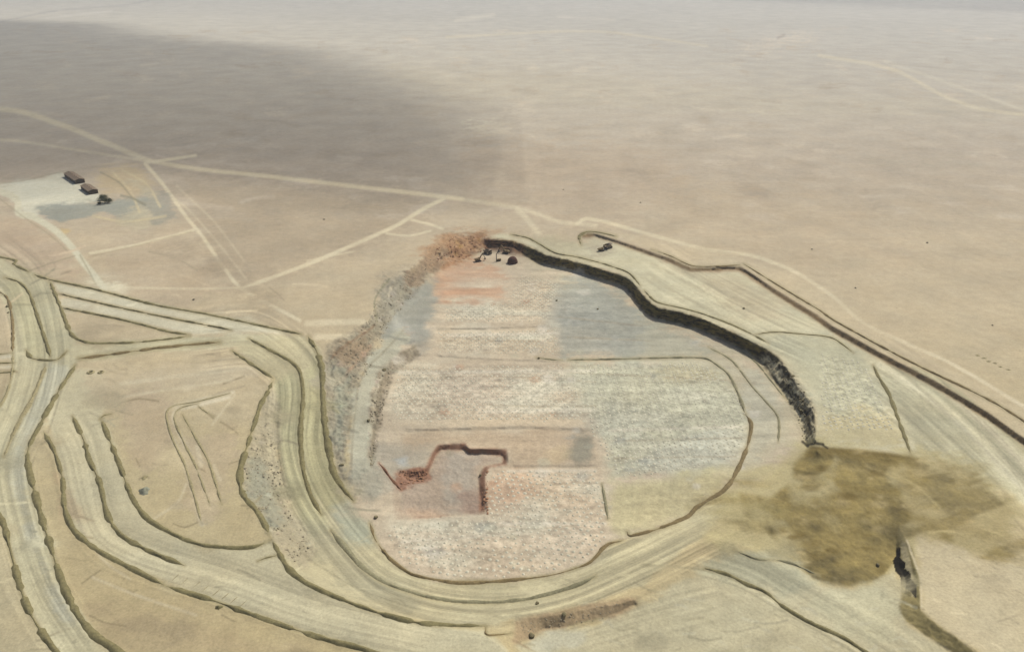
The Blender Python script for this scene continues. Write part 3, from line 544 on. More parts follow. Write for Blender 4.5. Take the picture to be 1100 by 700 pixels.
# ------------------------------------------------------------------ the berms' courses; each gets a soft, broken darker band along it
BERMS = [
 ([(-200,252),(0,276),(15,284),(31,292)], 'short olive berm along the north edge of the haul road left of the camp road', {}),
 ([(37,295),(54,300.5),(103,311),(165,327),(225,338),(288,351.5),(324,359)], 'long straight dark berm running north of the two pale strips towards the ramp', {}),
 ([(331,361.5),(340.5,378),(345.6,397),(346,417),(348,450),(352.5,480),(358.5,507),(369,525),(380,538)], 'tall berm down the pit side of the ramp, ending in a curl on the floor', dict(w=2.8, hgt=2.6)),
 ([(267,363.5),(294,378),(314,389.5),(322.5,401),(325.5,426),(322.5,462),(325,501),(333,530),(345,552)], 'berm splitting the curved ramp into two lanes', {}),
 ([(249,376.5),(273,393),(294,406.5)], 'short dark berm on the outer shoulder where the ramp starts to bend', {}),
 ([(293,409),(286,423),(279,436),(265.5,478),(258,502),(257,514),(261.5,532),(276,550),(289.5,574)], 'bowed dark berm between the sandy flat and the grey rubble beside the ramp', dict(hgt=2.4)),
 ([(291,578),(298,591),(308,608),(320,620),(345,634),(390,652),(429,664),(468,671),(521,672)], 'long curved berm on the outer edge of the southern haul road', {}),
 ([(522,673),(523,682),(549,680)], 'small hooked berm at the end of the outer haul road near the red embankment', dict(w=1.6, hgt=1.4, mat='berm_brown')),
 ([(63,315.5),(129,330.5),(195,344),(249,354.5)], 'thin straight berm between the two pale strips', dict(w=1.9)),
 ([(66,330.5),(120,341),(150,348),(180,356),(204,359.6)], 'broken straight berm under the lower pale strip beside the brown triangle', dict(rag=.6)),
 ([(54,303.5),(64.5,329),(75,356),(84,364.5),(102,368.6),(150,367.4),(204,361.4)], 'elbow shaped berm turning from the left haul road onto the ramp road', {}),
 ([(5,298),(21,303.5),(31.5,315.5),(40.5,341),(49.5,368),(54,383)], 'winding berm in the middle of the left haul road above the junction', dict(w=2.0)),
 ([(-30,305),(0,314),(9,323),(13.5,347),(13.5,378)], 'ragged berm on the left shoulder of the haul road above the junction', dict(rag=.8, w=1.8, hgt=1.5, mat='berm_brown')),
 ([(14,380),(12,405),(6,425),(-4,440),(-40,480)], 'faint berm on the left shoulder of the haul road below the junction', dict(w=1.6, hgt=1.3, mat='berm_pale')),
 ([(28,376),(35,385),(60,386.6),(72,377)], 'curved berm closing the foot of the road island at the junction', {}),
 ([(84,385),(120,380.5),(168,374),(205,370),(236,367.5)], 'thick straight berm on the south shoulder of the road leading to the ramp', dict(w=3.2, hgt=2.4, mat='berm_brown')),
 ([(81,392),(60,425),(42,458),(31,480),(30,499),(41,543),(53.4,584),(69,631),(85,662),(104,684),(126,699),(180,750)], 'longest berm sweeping down the right edge of the left haul road', dict(w=2.6, hgt=2.2)),
 ([(49.5,392),(36,425),(18,458),(4,490)], 'low berm between the two lanes below the junction', dict(w=2.6, hgt=1.4, mat='berm_pale')),
 ([(-40,500),(0,555),(9.4,584),(22,631),(34.6,662),(60,699),(110,755)], 'berm along the left edge of the bluish haul road at the corner of the photo', {}),
 ([(47,464),(58,484),(67,514),(69,543),(78.6,568),(104,590),(151,615),(176,628)], 'wavy berm on the outer edge of the lower bypass road', dict(rag=.5)),
 ([(178,629),(226,643.5),(261,656),(300,670),(351,686.5),(398,699),(470,730)], 'berm continuing along the bypass road behind the row of small dumped ridges', {}),
 ([(78,447),(90,473),(96,494),(107,518),(115,552),(129,573),(157,590),(198,607)], 'middle berm of the lower bypass road, ending free on the pale surface', {}),
 ([(109,451),(118.5,474),(128,498),(141.4,533),(157,555),(182,571),(217,585),(267,588),(289,581)], 'inner berm of the bypass road around the sandy flat', {}),
 ([(107,450),(112,446),(119,444.5)], 'tiny dark stub of a berm at the top of the inner bypass berm', dict(w=1.8, hgt=1.8)),
 ([(276.5,602.5),(286,599),(299,596)], 'short stray berm across the bypass road near the rubble', dict(w=1.8, hgt=1.6)),
 ([(247,422),(212,431),(186,436),(178.5,446),(186,473),(198,498),(208,530),(217,563)], 'outermost of the three thin ridges bent across the sandy flat', dict(w=1.3, hgt=.9, mat='berm_pale')),
 ([(214,433),(194,438),(187,449),(198,476),(210,500),(226,543)], 'middle one of the three thin ridges bent across the sandy flat', dict(w=1.3, hgt=.9, mat='berm_pale')),
 ([(196,445),(210,470),(225,498),(238,541)], 'innermost straight one of the three thin ridges on the sandy flat', dict(w=1.3, hgt=.9, mat='berm_pale')),
 ([(213,436),(221,442),(230,447)], 'short low ridge inside the bend of the thin ridges on the sandy flat', dict(w=1.3, hgt=.9, mat='berm_pale')),
 ([(397.5,562),(403.5,580),(420,601),(441,616),(468,622.5),(495,626),(537,624),(570,620.5),(600,615.5),(633,604),(652,585),(668,580.5)], 'curved berm closing the south edge of the pink drilled pit floor', dict(w=2.1, mat='berm_brown')),
 ([(674,571),(677,575.5),(706,568),(738,555),(749,544),(778,526),(791,507),(802,481.5),(807,456),(801,445)], 'wandering berm around the south east corner of the grey pit floor', dict(w=2.3, mat='berm_brown')),
 ([(800,443),(794,425),(783,403),(769,391),(755,384.5),(720,384),(686,385),(645,386),(610,386.5)], 'thin grey berm along the north and east edge of the drilled grey floor', dict(w=1.7, hgt=1.6, mat='berm_grey')),
 ([(576,384),(590,386),(604,387)], 'short dark berm stub on the floor left of the thin grey berm', dict(w=1.4, hgt=1.1, mat='berm_grey')),
 ([(355.5,569.5),(369,586),(390,610),(414,626.5),(456,640),(495,646),(537,646.6),(576,641.5),(618,629),(640,618)], 'berm between the two lanes of the haul road south of the pit', dict(mat='berm_grey', rag=.5)),
 ([(761,373),(786,387),(808,415),(833,443),(837,456),(836,475)], 'thin crooked ridge on the pit floor between the grey berm and the dark wall', dict(w=1.3, hgt=1.0, mat='berm_grey')),
 ([(793,374.5),(812,389),(826,406),(842,426)], 'faint ridge close along the foot of the dark pit wall', dict(w=1.3, hgt=1.0, mat='berm_grey')),
 ([(646.5,519),(650,538),(653,557)], 'short upright berm between the pink floor and the yellowish floor', dict(w=1.4, hgt=1.3, mat='berm_grey')),
 ([(938,392),(943.5,404),(955,423),(966.4,454),(978,486)], 'thin berm crossing the terrace from the outer scarp to the brown ground', dict(w=1.9, hgt=1.5)),
 ([(812,359),(833,356.5),(865,359),(894,363),(917,379)], 'low bent ridge across the terrace above the dark pit wall', dict(w=1.5, hgt=1.1)),
 ([(549,252),(567,255.5),(581,263),(597,272),(620,276),(647,283),(675,293),(688,307)], 'berm along the top of the northern part of the dark pit wall', dict(w=1.8, hgt=1.6)),
 ([(692,312),(703,323),(714,327),(737,332),(760,339),(782,347),(806,358),(826,369)], 'berm along the top of the pit wall where it bends east', dict(w=1.8, hgt=1.6)),
 ([(624,263),(622,254),(630,249),(645,250),(662,254)], 'hooked olive berm at the start of the outer scarp', dict(w=2.4, hgt=2)),
 ([(700,268),(720,275),(744,285.5),(770,286),(795,284.5)], 'brown berm on the lip of the outer scarp up to its corner', dict(w=1.8, hgt=1.5, mat='berm_brown')),
 ([(799,283.5),(835,306),(880,333),(896,344),(940,368.5),(997,398),(1046,421),(1100,452),(1310,592)], 'long straight brown berm on the lip of the outer scarp to the right edge', dict(w=1.9, hgt=1.8, mat='berm_brown')),
 ([(757,610),(780,616),(800,626),(823,636),(840,650),(870,668),(905,684),(930,700),(990,740)], 'sinuous dark berm across the pale low bench at the bottom right', dict(w=2.0, hgt=1.9)),
 ([(407,497),(413,504),(420,514),(431,526)], 'dark curved ridge left of the red lump in the dug hollow', dict(w=1.5, hgt=1.5, mat='berm_red')),
 ([(-200,378),(-20,379),(0,380.5),(12,379)], 'upper of the three short berms at the left edge of the photo', dict(w=1.5, hgt=1.4)),
 ([(-200,391),(0,390),(12,389)], 'middle one of the three short berms at the left edge of the photo', dict(w=1.5, hgt=1.4)),
 ([(-200,409),(0,400.5),(13,397)], 'lower of the three short berms at the left edge of the photo', dict(w=1.6, hgt=1.5)),
 ([(788,590),(812,600),(845,603),(880,618)], 'ragged low ridge between the haul road and the grey mud', dict(w=1.4, hgt=1.0, mat='berm_grey', rag=.9)),
]
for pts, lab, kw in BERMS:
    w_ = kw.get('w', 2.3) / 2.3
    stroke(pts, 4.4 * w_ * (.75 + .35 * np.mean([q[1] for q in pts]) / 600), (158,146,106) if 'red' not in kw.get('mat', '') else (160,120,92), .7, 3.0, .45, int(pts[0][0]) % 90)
# ------------------------------------------------------------------ materials
def new_mat(name, rough=.95):
    m = bpy.data.materials.new(name); m.use_nodes = True
    b = m.node_tree.nodes['Principled BSDF']
    b.inputs['Roughness'].default_value = rough
    b.inputs['Specular IOR Level'].default_value = .12
    return m, m.node_tree.nodes, m.node_tree.links, b
def noise(n, l, vec, scale, detail=4, rough=.6):
    t = n.new('ShaderNodeTexNoise'); t.inputs['Scale'].default_value = scale; t.inputs['Detail'].default_value = detail; t.inputs['Roughness'].default_value = rough
    l.new(vec, t.inputs['Vector']); return t.outputs['Fac']
def ramp(n, l, fac, lo, hi, a=0.0, b=1.0):
    r = n.new('ShaderNodeMapRange'); r.inputs['From Min'].default_value = a; r.inputs['From Max'].default_value = b
    r.inputs['To Min'].default_value = lo; r.inputs['To Max'].default_value = hi
    l.new(fac, r.inputs['Value']); return r.outputs['Result']
def mathn(n, l, op, a, b):
    m = n.new('ShaderNodeMath'); m.operation = op
    for k, s in enumerate((a, b)):
        if isinstance(s, (int, float)): m.inputs[k].default_value = s
        else: l.new(s, m.inputs[k])
    return m.outputs[0]
def scale_col(n, l, col, fac):
    v = n.new('ShaderNodeVectorMath'); v.operation = 'SCALE'; l.new(col, v.inputs[0]); l.new(fac, v.inputs['Scale']); return v.outputs[0]

def soil_material():
    m, n, l, b = new_mat('desert_soil')
    g = n.new('ShaderNodeNewGeometry').outputs['Position']
    c = n.new('ShaderNodeAttribute'); c.attribute_name = 'soil'
    d = n.new('ShaderNodeAttribute'); d.attribute_name = 'drill'
    f = ramp(n, l, noise(n, l, g, .011, 6, .62), .88, 1.12, .28, .72)
    f = mathn(n, l, 'MULTIPLY', f, ramp(n, l, noise(n, l, g, .09, 5, .65), .90, 1.10, .28, .72))
    f = mathn(n, l, 'MULTIPLY', f, ramp(n, l, noise(n, l, g, .55, 3, .6), .86, 1.14, .28, .72))
    # stones and dark scrub specks
    sp = ramp(n, l, noise(n, l, g, .16, 2, .5), 1, .80, .70, .78)
    f = mathn(n, l, 'MULTIPLY', f, sp)
    dn = ramp(n, l, noise(n, l, g, .17, 3, .6), -.26, .26, .32, .68)
    f = mathn(n, l, 'MULTIPLY', f, mathn(n, l, 'ADD', 1.0, mathn(n, l, 'MULTIPLY', dn, d.outputs['Fac'])))
    # warm-cool drift of the mineral
    hue = n.new('ShaderNodeMix'); hue.data_type = 'RGBA'; hue.blend_type = 'MULTIPLY'
    hue.inputs['Factor'].default_value = 1
    tint = n.new('ShaderNodeMix'); tint.data_type = 'RGBA'
    l.new(ramp(n, l, noise(n, l, g, .018, 4, .6), 0, 1, .3, .7), tint.inputs['Factor'])
    tint.inputs[6].default_value = (1.015, .998, .975, 1); tint.inputs[7].default_value = (.985, 1.0, 1.02, 1)
    l.new(c.outputs['Color'], hue.inputs[6]); l.new(tint.outputs[2], hue.inputs[7])
    l.new(scale_col(n, l, hue.outputs[2], f), b.inputs['Base Color'])
    bp = n.new('ShaderNodeBump'); bp.inputs['Strength'].default_value = .5; bp.inputs['Distance'].default_value = .6
    l.new(noise(n, l, g, .35, 5, .65), bp.inputs['Height']); l.new(bp.outputs['Normal'], b.inputs['Normal'])
    return m
def rock_material(name, col, var=.35, scale=.5):
    m, n, l, b = new_mat(name)
    g = n.new('ShaderNodeNewGeometry').outputs['Position']
    rgb = n.new('ShaderNodeRGB'); rgb.outputs[0].default_value = (*col, 1)
    f = ramp(n, l, noise(n, l, g, scale, 4, .65), 1 - var, 1 + var, .25, .75)
    f = mathn(n, l, 'MULTIPLY', f, ramp(n, l, noise(n, l, g, .03, 3, .6), .85, 1.15, .25, .75))
    l.new(scale_col(n, l, rgb.outputs[0], f), b.inputs['Base Color'])
    bp = n.new('ShaderNodeBump'); bp.inputs['Strength'].default_value = .6; bp.inputs['Distance'].default_value = .4
    l.new(noise(n, l, g, scale * 2, 4, .65), bp.inputs['Height']); l.new(bp.outputs['Normal'], b.inputs['Normal'])
    return m
def paint_material(name, col, rough=.5, metal=0, dust=.35):
    m, n, l, b = new_mat(name, rough)
    tc = n.new('ShaderNodeTexCoord').outputs['Object']
    mx = n.new('ShaderNodeMix'); mx.data_type = 'RGBA'
    l.new(ramp(n, l, noise(n, l, tc, .8, 4, .6), 0, dust, .35, .75), mx.inputs['Factor'])
    mx.inputs[6].default_value = (*col, 1); mx.inputs[7].default_value = (.30, .25, .17, 1)
    l.new(mx.outputs[2], b.inputs['Base Color']); b.inputs['Metallic'].default_value = metal
    return m

M = {
 'soil': soil_material(),
 'berm': rock_material('berm_soil', S(131,122,84)), 'berm_pale': rock_material('pale_berm_soil', S(160,149,110)), 'berm_grey': rock_material('grey_berm_soil', S(142,136,104)),
 'berm_red': rock_material('rust_berm_soil', S(118,84,62)), 'berm_brown': rock_material('brown_berm_soil', S(134,117,80)),
 'cuttings': rock_material('drill_cuttings', S(213,206,177), .12, .3), 'rubble': rock_material('rubble_rock', S(176,164,134)), 'rubble_red': rock_material('rust_rubble_rock', S(168,126,94)), 'rubble_dark': rock_material('dark_rubble_rock', S(130,120,88)),
 'mound': rock_material('dark_mound_rock', S(96,66,54)), 'grey_heap': rock_material('grey_heap_soil', S(138,138,116)), 'hole': rock_material('dark_hole_soil', S(84,74,50)),
 'roof': paint_material('weathered_brown_roof', (.13, .092, .055), .75, 0, .2), 'shed_wall': paint_material('dark_shed_wall', (.045, .031, .018), .85, 0, .15), 'door': paint_material('steel_door', (.11, .10, .09), .6), 'glass': paint_material('window_glass', (.03, .035, .04), .15, 0, .1),
 'leaf': rock_material('olive_leaves', np.array((.034, .042, .009)), .4, 1.2), 'bark': rock_material('tree_bark', np.array((.09, .07, .05))),
 'machine': paint_material('dusty_machine_paint', (.13, .085, .03), .5), 'machine_dark': paint_material('dark_machine_steel', (.045, .04, .035), .55), 'rubber': paint_material('tyre_rubber', (.03, .03, .03), .85), 'truck_body': paint_material('truck_body_steel', (.16, .125, .085), .55),
 'scrub': rock_material('dry_scrub', np.array((.15, .13, .08)), .4, 1.5),
}

# ------------------------------------------------------------------ object helpers
def tag(o, label=None, cat=None, group=None, kind=None):
    for k, v in (('label', label), ('category', cat), ('group', group), ('kind', kind)):
        if v: o[k] = v
    return o
def link(name, me, mat, parent=None):
    o = bpy.data.objects.new(name, me); COL.objects.link(o)
    if mat is not None: me.materials.append(mat)
    if parent is not None: o.parent = parent
    return o
def obj(name, bm, mat, parent=None, flat=False):
    me = bpy.data.meshes.new(name); bm.normal_update(); bm.to_mesh(me); bm.free()
    if not flat:
        me.polygons.foreach_set('use_smooth', [True] * len(me.polygons))
    return link(name, me, mat, parent)
def from_arrays(name, V, F, mat, parent=None, smooth_shade=True):
    me = bpy.data.meshes.new(name)
    V = np.asarray(V, np.float32); F = np.asarray(F, np.int32); k = F.shape[1]
    me.vertices.add(len(V)); me.vertices.foreach_set('co', V.ravel())
    me.loops.add(F.size); me.loops.foreach_set('vertex_index', F.ravel())
    me.polygons.add(len(F)); me.polygons.foreach_set('loop_start', np.arange(0, F.size, k, dtype=np.int32))
    me.polygons.foreach_set('use_smooth', np.full(len(F), smooth_shade))
    me.update(calc_edges=True)
    return link(name, me, mat, parent)
def empty(name, loc, rz=0.0):
    o = bpy.data.objects.new(name, None); COL.objects.link(o); o.location = loc; o.rotation_euler = (0, 0, rz); o.empty_display_size = 2
    return o
def bx(bm, size, loc, rot=None, bev=.0):
    r = bmesh.ops.create_cube(bm, size=1)['verts']
    T = Matrix.Translation(loc) @ (rot.to_4x4() if rot is not None else Matrix.Identity(4)) @ Matrix.Diagonal((*size, 1))
    bmesh.ops.transform(bm, matrix=T, verts=r)
    if bev:
        es = list({e for v in r for e in v.link_edges})
        bmesh.ops.bevel(bm, geom=es, offset=bev, segments=1, affect='EDGES')
def cyl(bm, r, L, loc, axis='Y', seg=14):
    vs = bmesh.ops.create_cone(bm, cap_ends=True, segments=seg, radius1=r, radius2=r, depth=L)['verts']
    R = {'Y': Matrix.Rotation(math.pi / 2, 4, 'X'), 'X': Matrix.Rotation(math.pi / 2, 4, 'Y'), 'Z': Matrix.Identity(4)}[axis]
    bmesh.ops.transform(bm, matrix=Matrix.Translation(loc) @ R, verts=vs)
def beam(bm, a, b, w, h):
    a = Vector(a); b = Vector(b); d = b - a
    bx(bm, (w, h, d.length), (a + b) / 2, d.to_track_quat('Z', 'Y').to_matrix())
def prism(bm, prof, y0, y1):
    """profile in XZ extruded along Y"""
    a = [bm.verts.new((x, y0, z)) for x, z in prof]; b = [bm.verts.new((x, y1, z)) for x, z in prof]
    n = len(prof)
    bm.faces.new(a); bm.faces.new(b[::-1])
    for i in range(n): bm.faces.new((a[(i + 1) % n], a[i], b[i], b[(i + 1) % n]))
    bmesh.ops.recalc_face_normals(bm, faces=bm.faces)

# ------------------------------------------------------------------ the ground, cut into its named pieces
def build_ground():
    xs = np.concatenate([np.arange(-1520, X0, 40), np.arange(X0, X1 + 1), np.arange(X1 + 40, 2701, 40)]).astype(float)
    ys = np.concatenate([np.arange(Y0, Y1 + 1), np.arange(Y1 + 30, 1500, 45)]).astype(float)
    gu, gv = np.meshgrid(xs, ys)
    cu = np.clip(gu, X0, X1); cv = np.clip(gv, Y0, Y1)
    iu = (cu - X0).astype(int); iv = (cv - Y0).astype(int)
    h = HGT[iv, iu]; rgh = ROUGH[iv, iu]
    wx, wy, _ = at(gu, gv, h)
    # relief: dirt, blasted rubble, windblown swells
    amp = np.clip(1 - (np.hypot(wx, wy) - 1400) / 1500, .0, 1)
    dz = rgh * amp * (fbm(wx / 3.2, wy / 3.2, 3, 41) * 2.2 + fbm(wx / 9, wy / 9, 3, 42) * 2.6) + fbm(wx / 30, wy / 30, 3, 43) * .5 * amp
    far = np.clip((np.hypot(wx, wy) - 1500) / 3000, 0, 1)
    dz += far * (fbm(wx / 160, wy / 160, 4, 44) * 5)
    z = h + dz
    V = np.stack([wx, wy, z], -1)
    ny, nx = gu.shape
    # normals of the whole surface, so the pieces join without a seam
    du = np.gradient(V, axis=1); dv = np.gradient(V, axis=0)
    N = np.cross(dv, du); N /= np.linalg.norm(N, axis=-1, keepdims=True)
    N[N[..., 2] < 0] *= -1
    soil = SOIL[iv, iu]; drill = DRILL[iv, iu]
    classes = [('ground', None),
        ('haul_road', [[(-200,262),(0,276),(31,292),(54,302),(75,356),(84,364),(204,361),(330,360),(294,380),(249,372),(168,377),(87,388),(30,482),(41,543),(69,631),(126,700),(190,835),(120,835),(60,700),(9,584),(-2,552),(-200,430),(-200,400),(4,430),(14,384),(0,312),(-200,290)],
                       [(249,372),(330,361),(343,380),(347,417),(350,465),(358,507),(380,537),(402,560),(420,601),(468,623),(537,625),(598,617),(652,586),(738,556),(778,527),(800,530),(760,570),(690,628),(600,655),(522,672),(470,671),(390,652),(320,620),(300,598),(320,585),(305,530),(298,480),(300,430),(296,408),(273,392)],
                       [(48,445),(84,395),(118,425),(110,450),(141,533),(182,571),(267,588),(292,580),(320,620),(390,652),(522,676),(545,700),(545,835),(500,835),(396,698),(226,643),(151,615),(79,568),(58,480)]]),
        ('camp_yard', [[(-200,212),(0,199),(68,186),(112,214),(118,222),(64,242),(36,233),(0,207)]]),
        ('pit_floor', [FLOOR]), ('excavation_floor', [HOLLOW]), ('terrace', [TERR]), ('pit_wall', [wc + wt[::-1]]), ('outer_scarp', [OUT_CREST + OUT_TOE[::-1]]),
        ('pit_slope', [[(352,372),(398,343),(406,325),(445,285),(470,262),(490,250),(522,252),(522,266),(505,280),(480,295),(455,330),(430,360),(400,395),(392,430),(374,470),(368,520),(354,480),(347,400)]]),
        ('wet_ground', [BROWN]), ('lower_bench', [[(560,690),(590,676),(640,668),(690,648),(760,612),(800,596),(850,600),(880,625),(912,632),(945,624),(962,606),(970,650),(996,682),(1024,700),(1075,835),(560,835)]]),
        ('embankment', [[(552,664),(581,660),(635,650),(683,641),(684,650),(656,662),(611,673),(585,675),(566,688),(552,690)], [(966,566),(989,622),(990,655),(1050,700),(1110,835),(1070,835),(1022,700),(973,668),(971,625),(963,600)]])]
    cls = np.zeros((NY, NX), int)
    for i, (nm, polys) in enumerate(classes):
        for p in polys or []: cls[fill(p) > .5] = i
    fc = cls[iv, iu][:-1, :-1]
    idx = np.arange(ny * nx).reshape(ny, nx)
    quads = np.stack([idx[1:, :-1], idx[1:, 1:], idx[:-1, 1:], idx[:-1, :-1]], -1).reshape(-1, 4)
    fc = fc.reshape(-1); Vf = V.reshape(-1, 3); Nf = N.reshape(-1, 3); sf = soil.reshape(-1, 3); df = drill.reshape(-1)
    for i, (nm, _) in enumerate(classes):
        q = quads[fc == i]
        if not len(q): continue
        used, inv = np.unique(q, return_inverse=True)
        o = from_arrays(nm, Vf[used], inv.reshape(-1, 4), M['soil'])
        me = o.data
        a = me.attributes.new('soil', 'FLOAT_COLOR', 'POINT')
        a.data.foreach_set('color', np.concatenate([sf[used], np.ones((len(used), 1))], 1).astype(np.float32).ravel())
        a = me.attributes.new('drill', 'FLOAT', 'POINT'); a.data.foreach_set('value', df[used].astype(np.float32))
        me.normals_split_custom_set_from_vertices(Nf[used].astype(np.float32))
        tag(o, kind='structure')
build_ground()

# ------------------------------------------------------------------ berms: one ridge of pushed-up soil each
def berm(name, pts, label, w=2.3, hgt=2.0, mat='berm', cat='berm', group=None, rag=.55, sink=.5):
    hgt *= .56; w *= 1.12
    P = smooth(pts, 2.0)
    h = height(P[:, 0], P[:, 1]); x, y, _ = at(P[:, 0], P[:, 1], h)
    C = np.stack([x, y, h], -1)
    L = np.concatenate([[0], np.cumsum(np.linalg.norm(np.diff(C[:, :2], axis=0), axis=1))])
    n = max(4, int(L[-1] / 1.6)); s = np.linspace(0, L[-1], n)
    C = np.stack([np.interp(s, L, C[:, k]) for k in range(3)], -1)
    for k in range(3): C[1:-1, k] = (C[:-2, k] + C[1:-1, k] * 2 + C[2:, k]) / 4
    T = np.gradient(C[:, :2], axis=0); T /= np.linalg.norm(T, axis=1, keepdims=True) + 1e-9
    Nn = np.stack([-T[:, 1], T[:, 0]], -1)
    prof = [(-1, -sink / hgt), (-.62, .38), (-.28, .88), (0, 1.0), (.28, .88), (.62, .38), (1, -sink / hgt)]
    seed = len(bpy.data.objects) * .37 % 90
    V = []
    hn = 1 + rag * 2 * (vnoise(s / 7, s * 0 + seed, 51) - .5) + rag * (vnoise(s / 2.5, s * 0 + seed, 52) - .5)
    wn = 1 + rag * 1.4 * (vnoise(s / 9, s * 0 + seed, 53) - .5)
    taper = np.clip(np.minimum(s, s[-1] - s) / 11, .12, 1) * (1 - .75 * np.clip((vnoise(s / 13, s * 0 + seed, 57) - .74) * 7, 0, 1))
    for a, b in prof:
        j = rag * .9 * (vnoise(s / 3.1, s * 0 + seed + a * 9, 54) - .5)
        off = Nn * ((a * w * wn + j * w * .5) * taper)[:, None]
        z = C[:, 2] + (b * hgt * hn * taper if b > 0 else b * hgt) + (j * hgt * .4 if b > .2 else 0)
        V.append(np.concatenate([C[:, :2] + off, z[:, None]], 1))
    V = np.stack(V, 1); k = len(prof); idx = np.arange(n * k).reshape(n, k)
    F = np.stack([idx[:-1, :-1], idx[1:, :-1], idx[1:, 1:], idx[:-1, 1:]], -1).reshape(-1, 4)
    o = from_arrays(name, V.reshape(-1, 3), F[:, ::-1], M[mat])
    return tag(o, label, cat, group)

for pts, lab, kw in BERMS: berm('earth_berm', pts, lab, group='earth berms along the haul roads and the pit', **kw)

# ------------------------------------------------------------------ heaps, rocks
def lump_bm(r, h, seg=18, rings=7, seed=0, rag=.25, power=1.0):
    bm = bmesh.new(); rr = random.Random(seed); ph = [rr.uniform(0, 6.28) for _ in range(6)]
    rows = []
    for i in range(rings + 1):
        t = i / rings; row = []
        for k in range(seg):
            a = 2 * math.pi * k / seg
            w = 1 + rag * (.5 * math.sin(2 * a + ph[0]) + .35 * math.sin(3 * a + ph[1]) + .3 * math.sin(5 * a + ph[2] + t * 3)) + rag * rr.uniform(-.25, .25)
            R = r * ((1 - t) ** power if power >= .5 else (1 - t ** 2.2) ** .5) * w if i < rings else 0.001
            row.append(bm.verts.new((R * math.cos(a), R * math.sin(a), -.5 + (h + .5) * (t ** .85) * (1 + rag * rr.uniform(-.2, .2) * (t > 0)))))
        rows.append(row)
    for i in range(rings):
        for k in range(seg): bm.faces.new((rows[i][k], rows[i][(k + 1) % seg], rows[i + 1][(k + 1) % seg], rows[i + 1][k]))
    bmesh.ops.remove_doubles(bm, verts=bm.verts, dist=.02)
    bmesh.ops.recalc_face_normals(bm, faces=bm.faces)
    return bm
def rock_bm(r, seed):
    bm = bmesh.new(); bmesh.ops.create_icosphere(bm, subdivisions=2, radius=r)
    rr = random.Random(seed); d = [Vector((rr.gauss(0, 1), rr.gauss(0, 1), rr.gauss(0, 1))).normalized() for _ in range(7)]; c = [rr.uniform(.55, .85) for _ in d]
    for v in bm.verts:
        for n, k in zip(d, c):
            q = v.co.dot(n) - k * r
            if q > 0: v.co -= n * q
        v.co.z *= .8
    return bm

o = obj('rock_mound', lump_bm(7.4, 9.5, 26, 14, 3, .05, .36), M['mound']); o.location = on(550.6, 282)
tag(o, 'dark reddish brown rounded mound standing on the floor below the pit wall', 'mound')
o = obj('soil_heap', lump_bm(5.5, 2.6, 16, 6, 5, .4), M['grey_heap']); o.location = on(155, 527); tag(o, 'grey green soil heap beside the inner bypass berm on the sandy flat', 'heap')
o = obj('soil_heap', lump_bm(3.6, 1.2, 16, 6, 6, .4), M['berm_pale']); o.location = on(155, 513); tag(o, 'low sandy heap just above the grey green heap', 'heap')
o = obj('soil_heap', lump_bm(2.6, 1.8, 14, 6, 8, .5), M['berm']); o.location = on(235, 652); tag(o, 'small dark heap against the bypass berm below the dumped ridges', 'heap')
for u, v, r, lab in ((97.5, 400, 4.6, 'wider soil ring with a dark hole beside the road berm'), (108.5, 400, 3.9, 'smaller soil ring with a dark hole, right of the wider one')):
    root = empty('soil_ring', on(u, v)); tag(root, lab, 'sump', 'two ringed holes under the ramp road')
    bm = bmesh.new(); prof = [(1.0, -.4), (.8, .7), (.58, 1.5), (.44, 1.2), (.34, .3)]; sg = 24; rows = []
    for a, z in prof: rows.append([bm.verts.new((r * a * math.cos(6.2832 * k / sg) * random.uniform(.94, 1.06), r * a * math.sin(6.2832 * k / sg) * random.uniform(.94, 1.06), z * random.uniform(.85, 1.1))) for k in range(sg)])
    for i in range(len(rows) - 1):
        for k in range(sg): bm.faces.new((rows[i][k], rows[i][(k + 1) % sg], rows[i + 1][(k + 1) % sg], rows[i + 1][k]))
    obj('rim', bm, M['berm_pale'], root)
    bm = bmesh.new(); bmesh.ops.create_circle(bm, cap_ends=True, segments=20, radius=r * .42)
    bmesh.ops.translate(bm, verts=bm.verts, vec=(0, 0, .35)); obj('hole', bm, M['hole'], root)  # flat dark disc just above ground level inside the rim

ridge_lab = ['leftmost of the small dumped ridges on the bypass road', 'second dumped ridge from the left on the bypass road', 'third dumped ridge from the left on the bypass road', 'fourth dumped ridge from the left on the bypass road',
             'fourth dumped ridge from the right on the bypass road', 'third dumped ridge from the right on the bypass road', 'second dumped ridge from the right on the bypass road', 'rightmost of the small dumped ridges on the bypass road']
for (u, v), lab in zip([(188,620),(198,624),(211,627.5),(220,632),(232,636),(241.5,640),(251,644),(261,648)], ridge_lab):
    berm('dumped_ridge', [(u - 3.6, v + 3.2), (u, v), (u + 4, v - 3.4)], lab, w=1.5, hgt=2.1, mat='berm_pale', cat='ridge', group='small dumped ridges in a row on the bypass road')
heap_lab = ['leftmost low heap in the row on the open desert at the right', 'second low heap from the left in the desert row', 'third low heap from the left in the desert row', 'third low heap from the right in the desert row', 'second low heap from the right in the desert row', 'rightmost low heap in the row on the open desert']
for i, ((u, v), lab) in enumerate(zip([(1050,381.5),(1057,384.5),(1062,388),(1069,390),(1075,394),(1083,397)], heap_lab)):
    o = obj('low_heap', lump_bm(3.0, .8, 14, 5, 20 + i, .3), M['berm_pale']); o.location = on(u, v); o.scale = (1.3, .9, 1); tag(o, lab, 'heap', 'row of low heaps on the desert at the right')
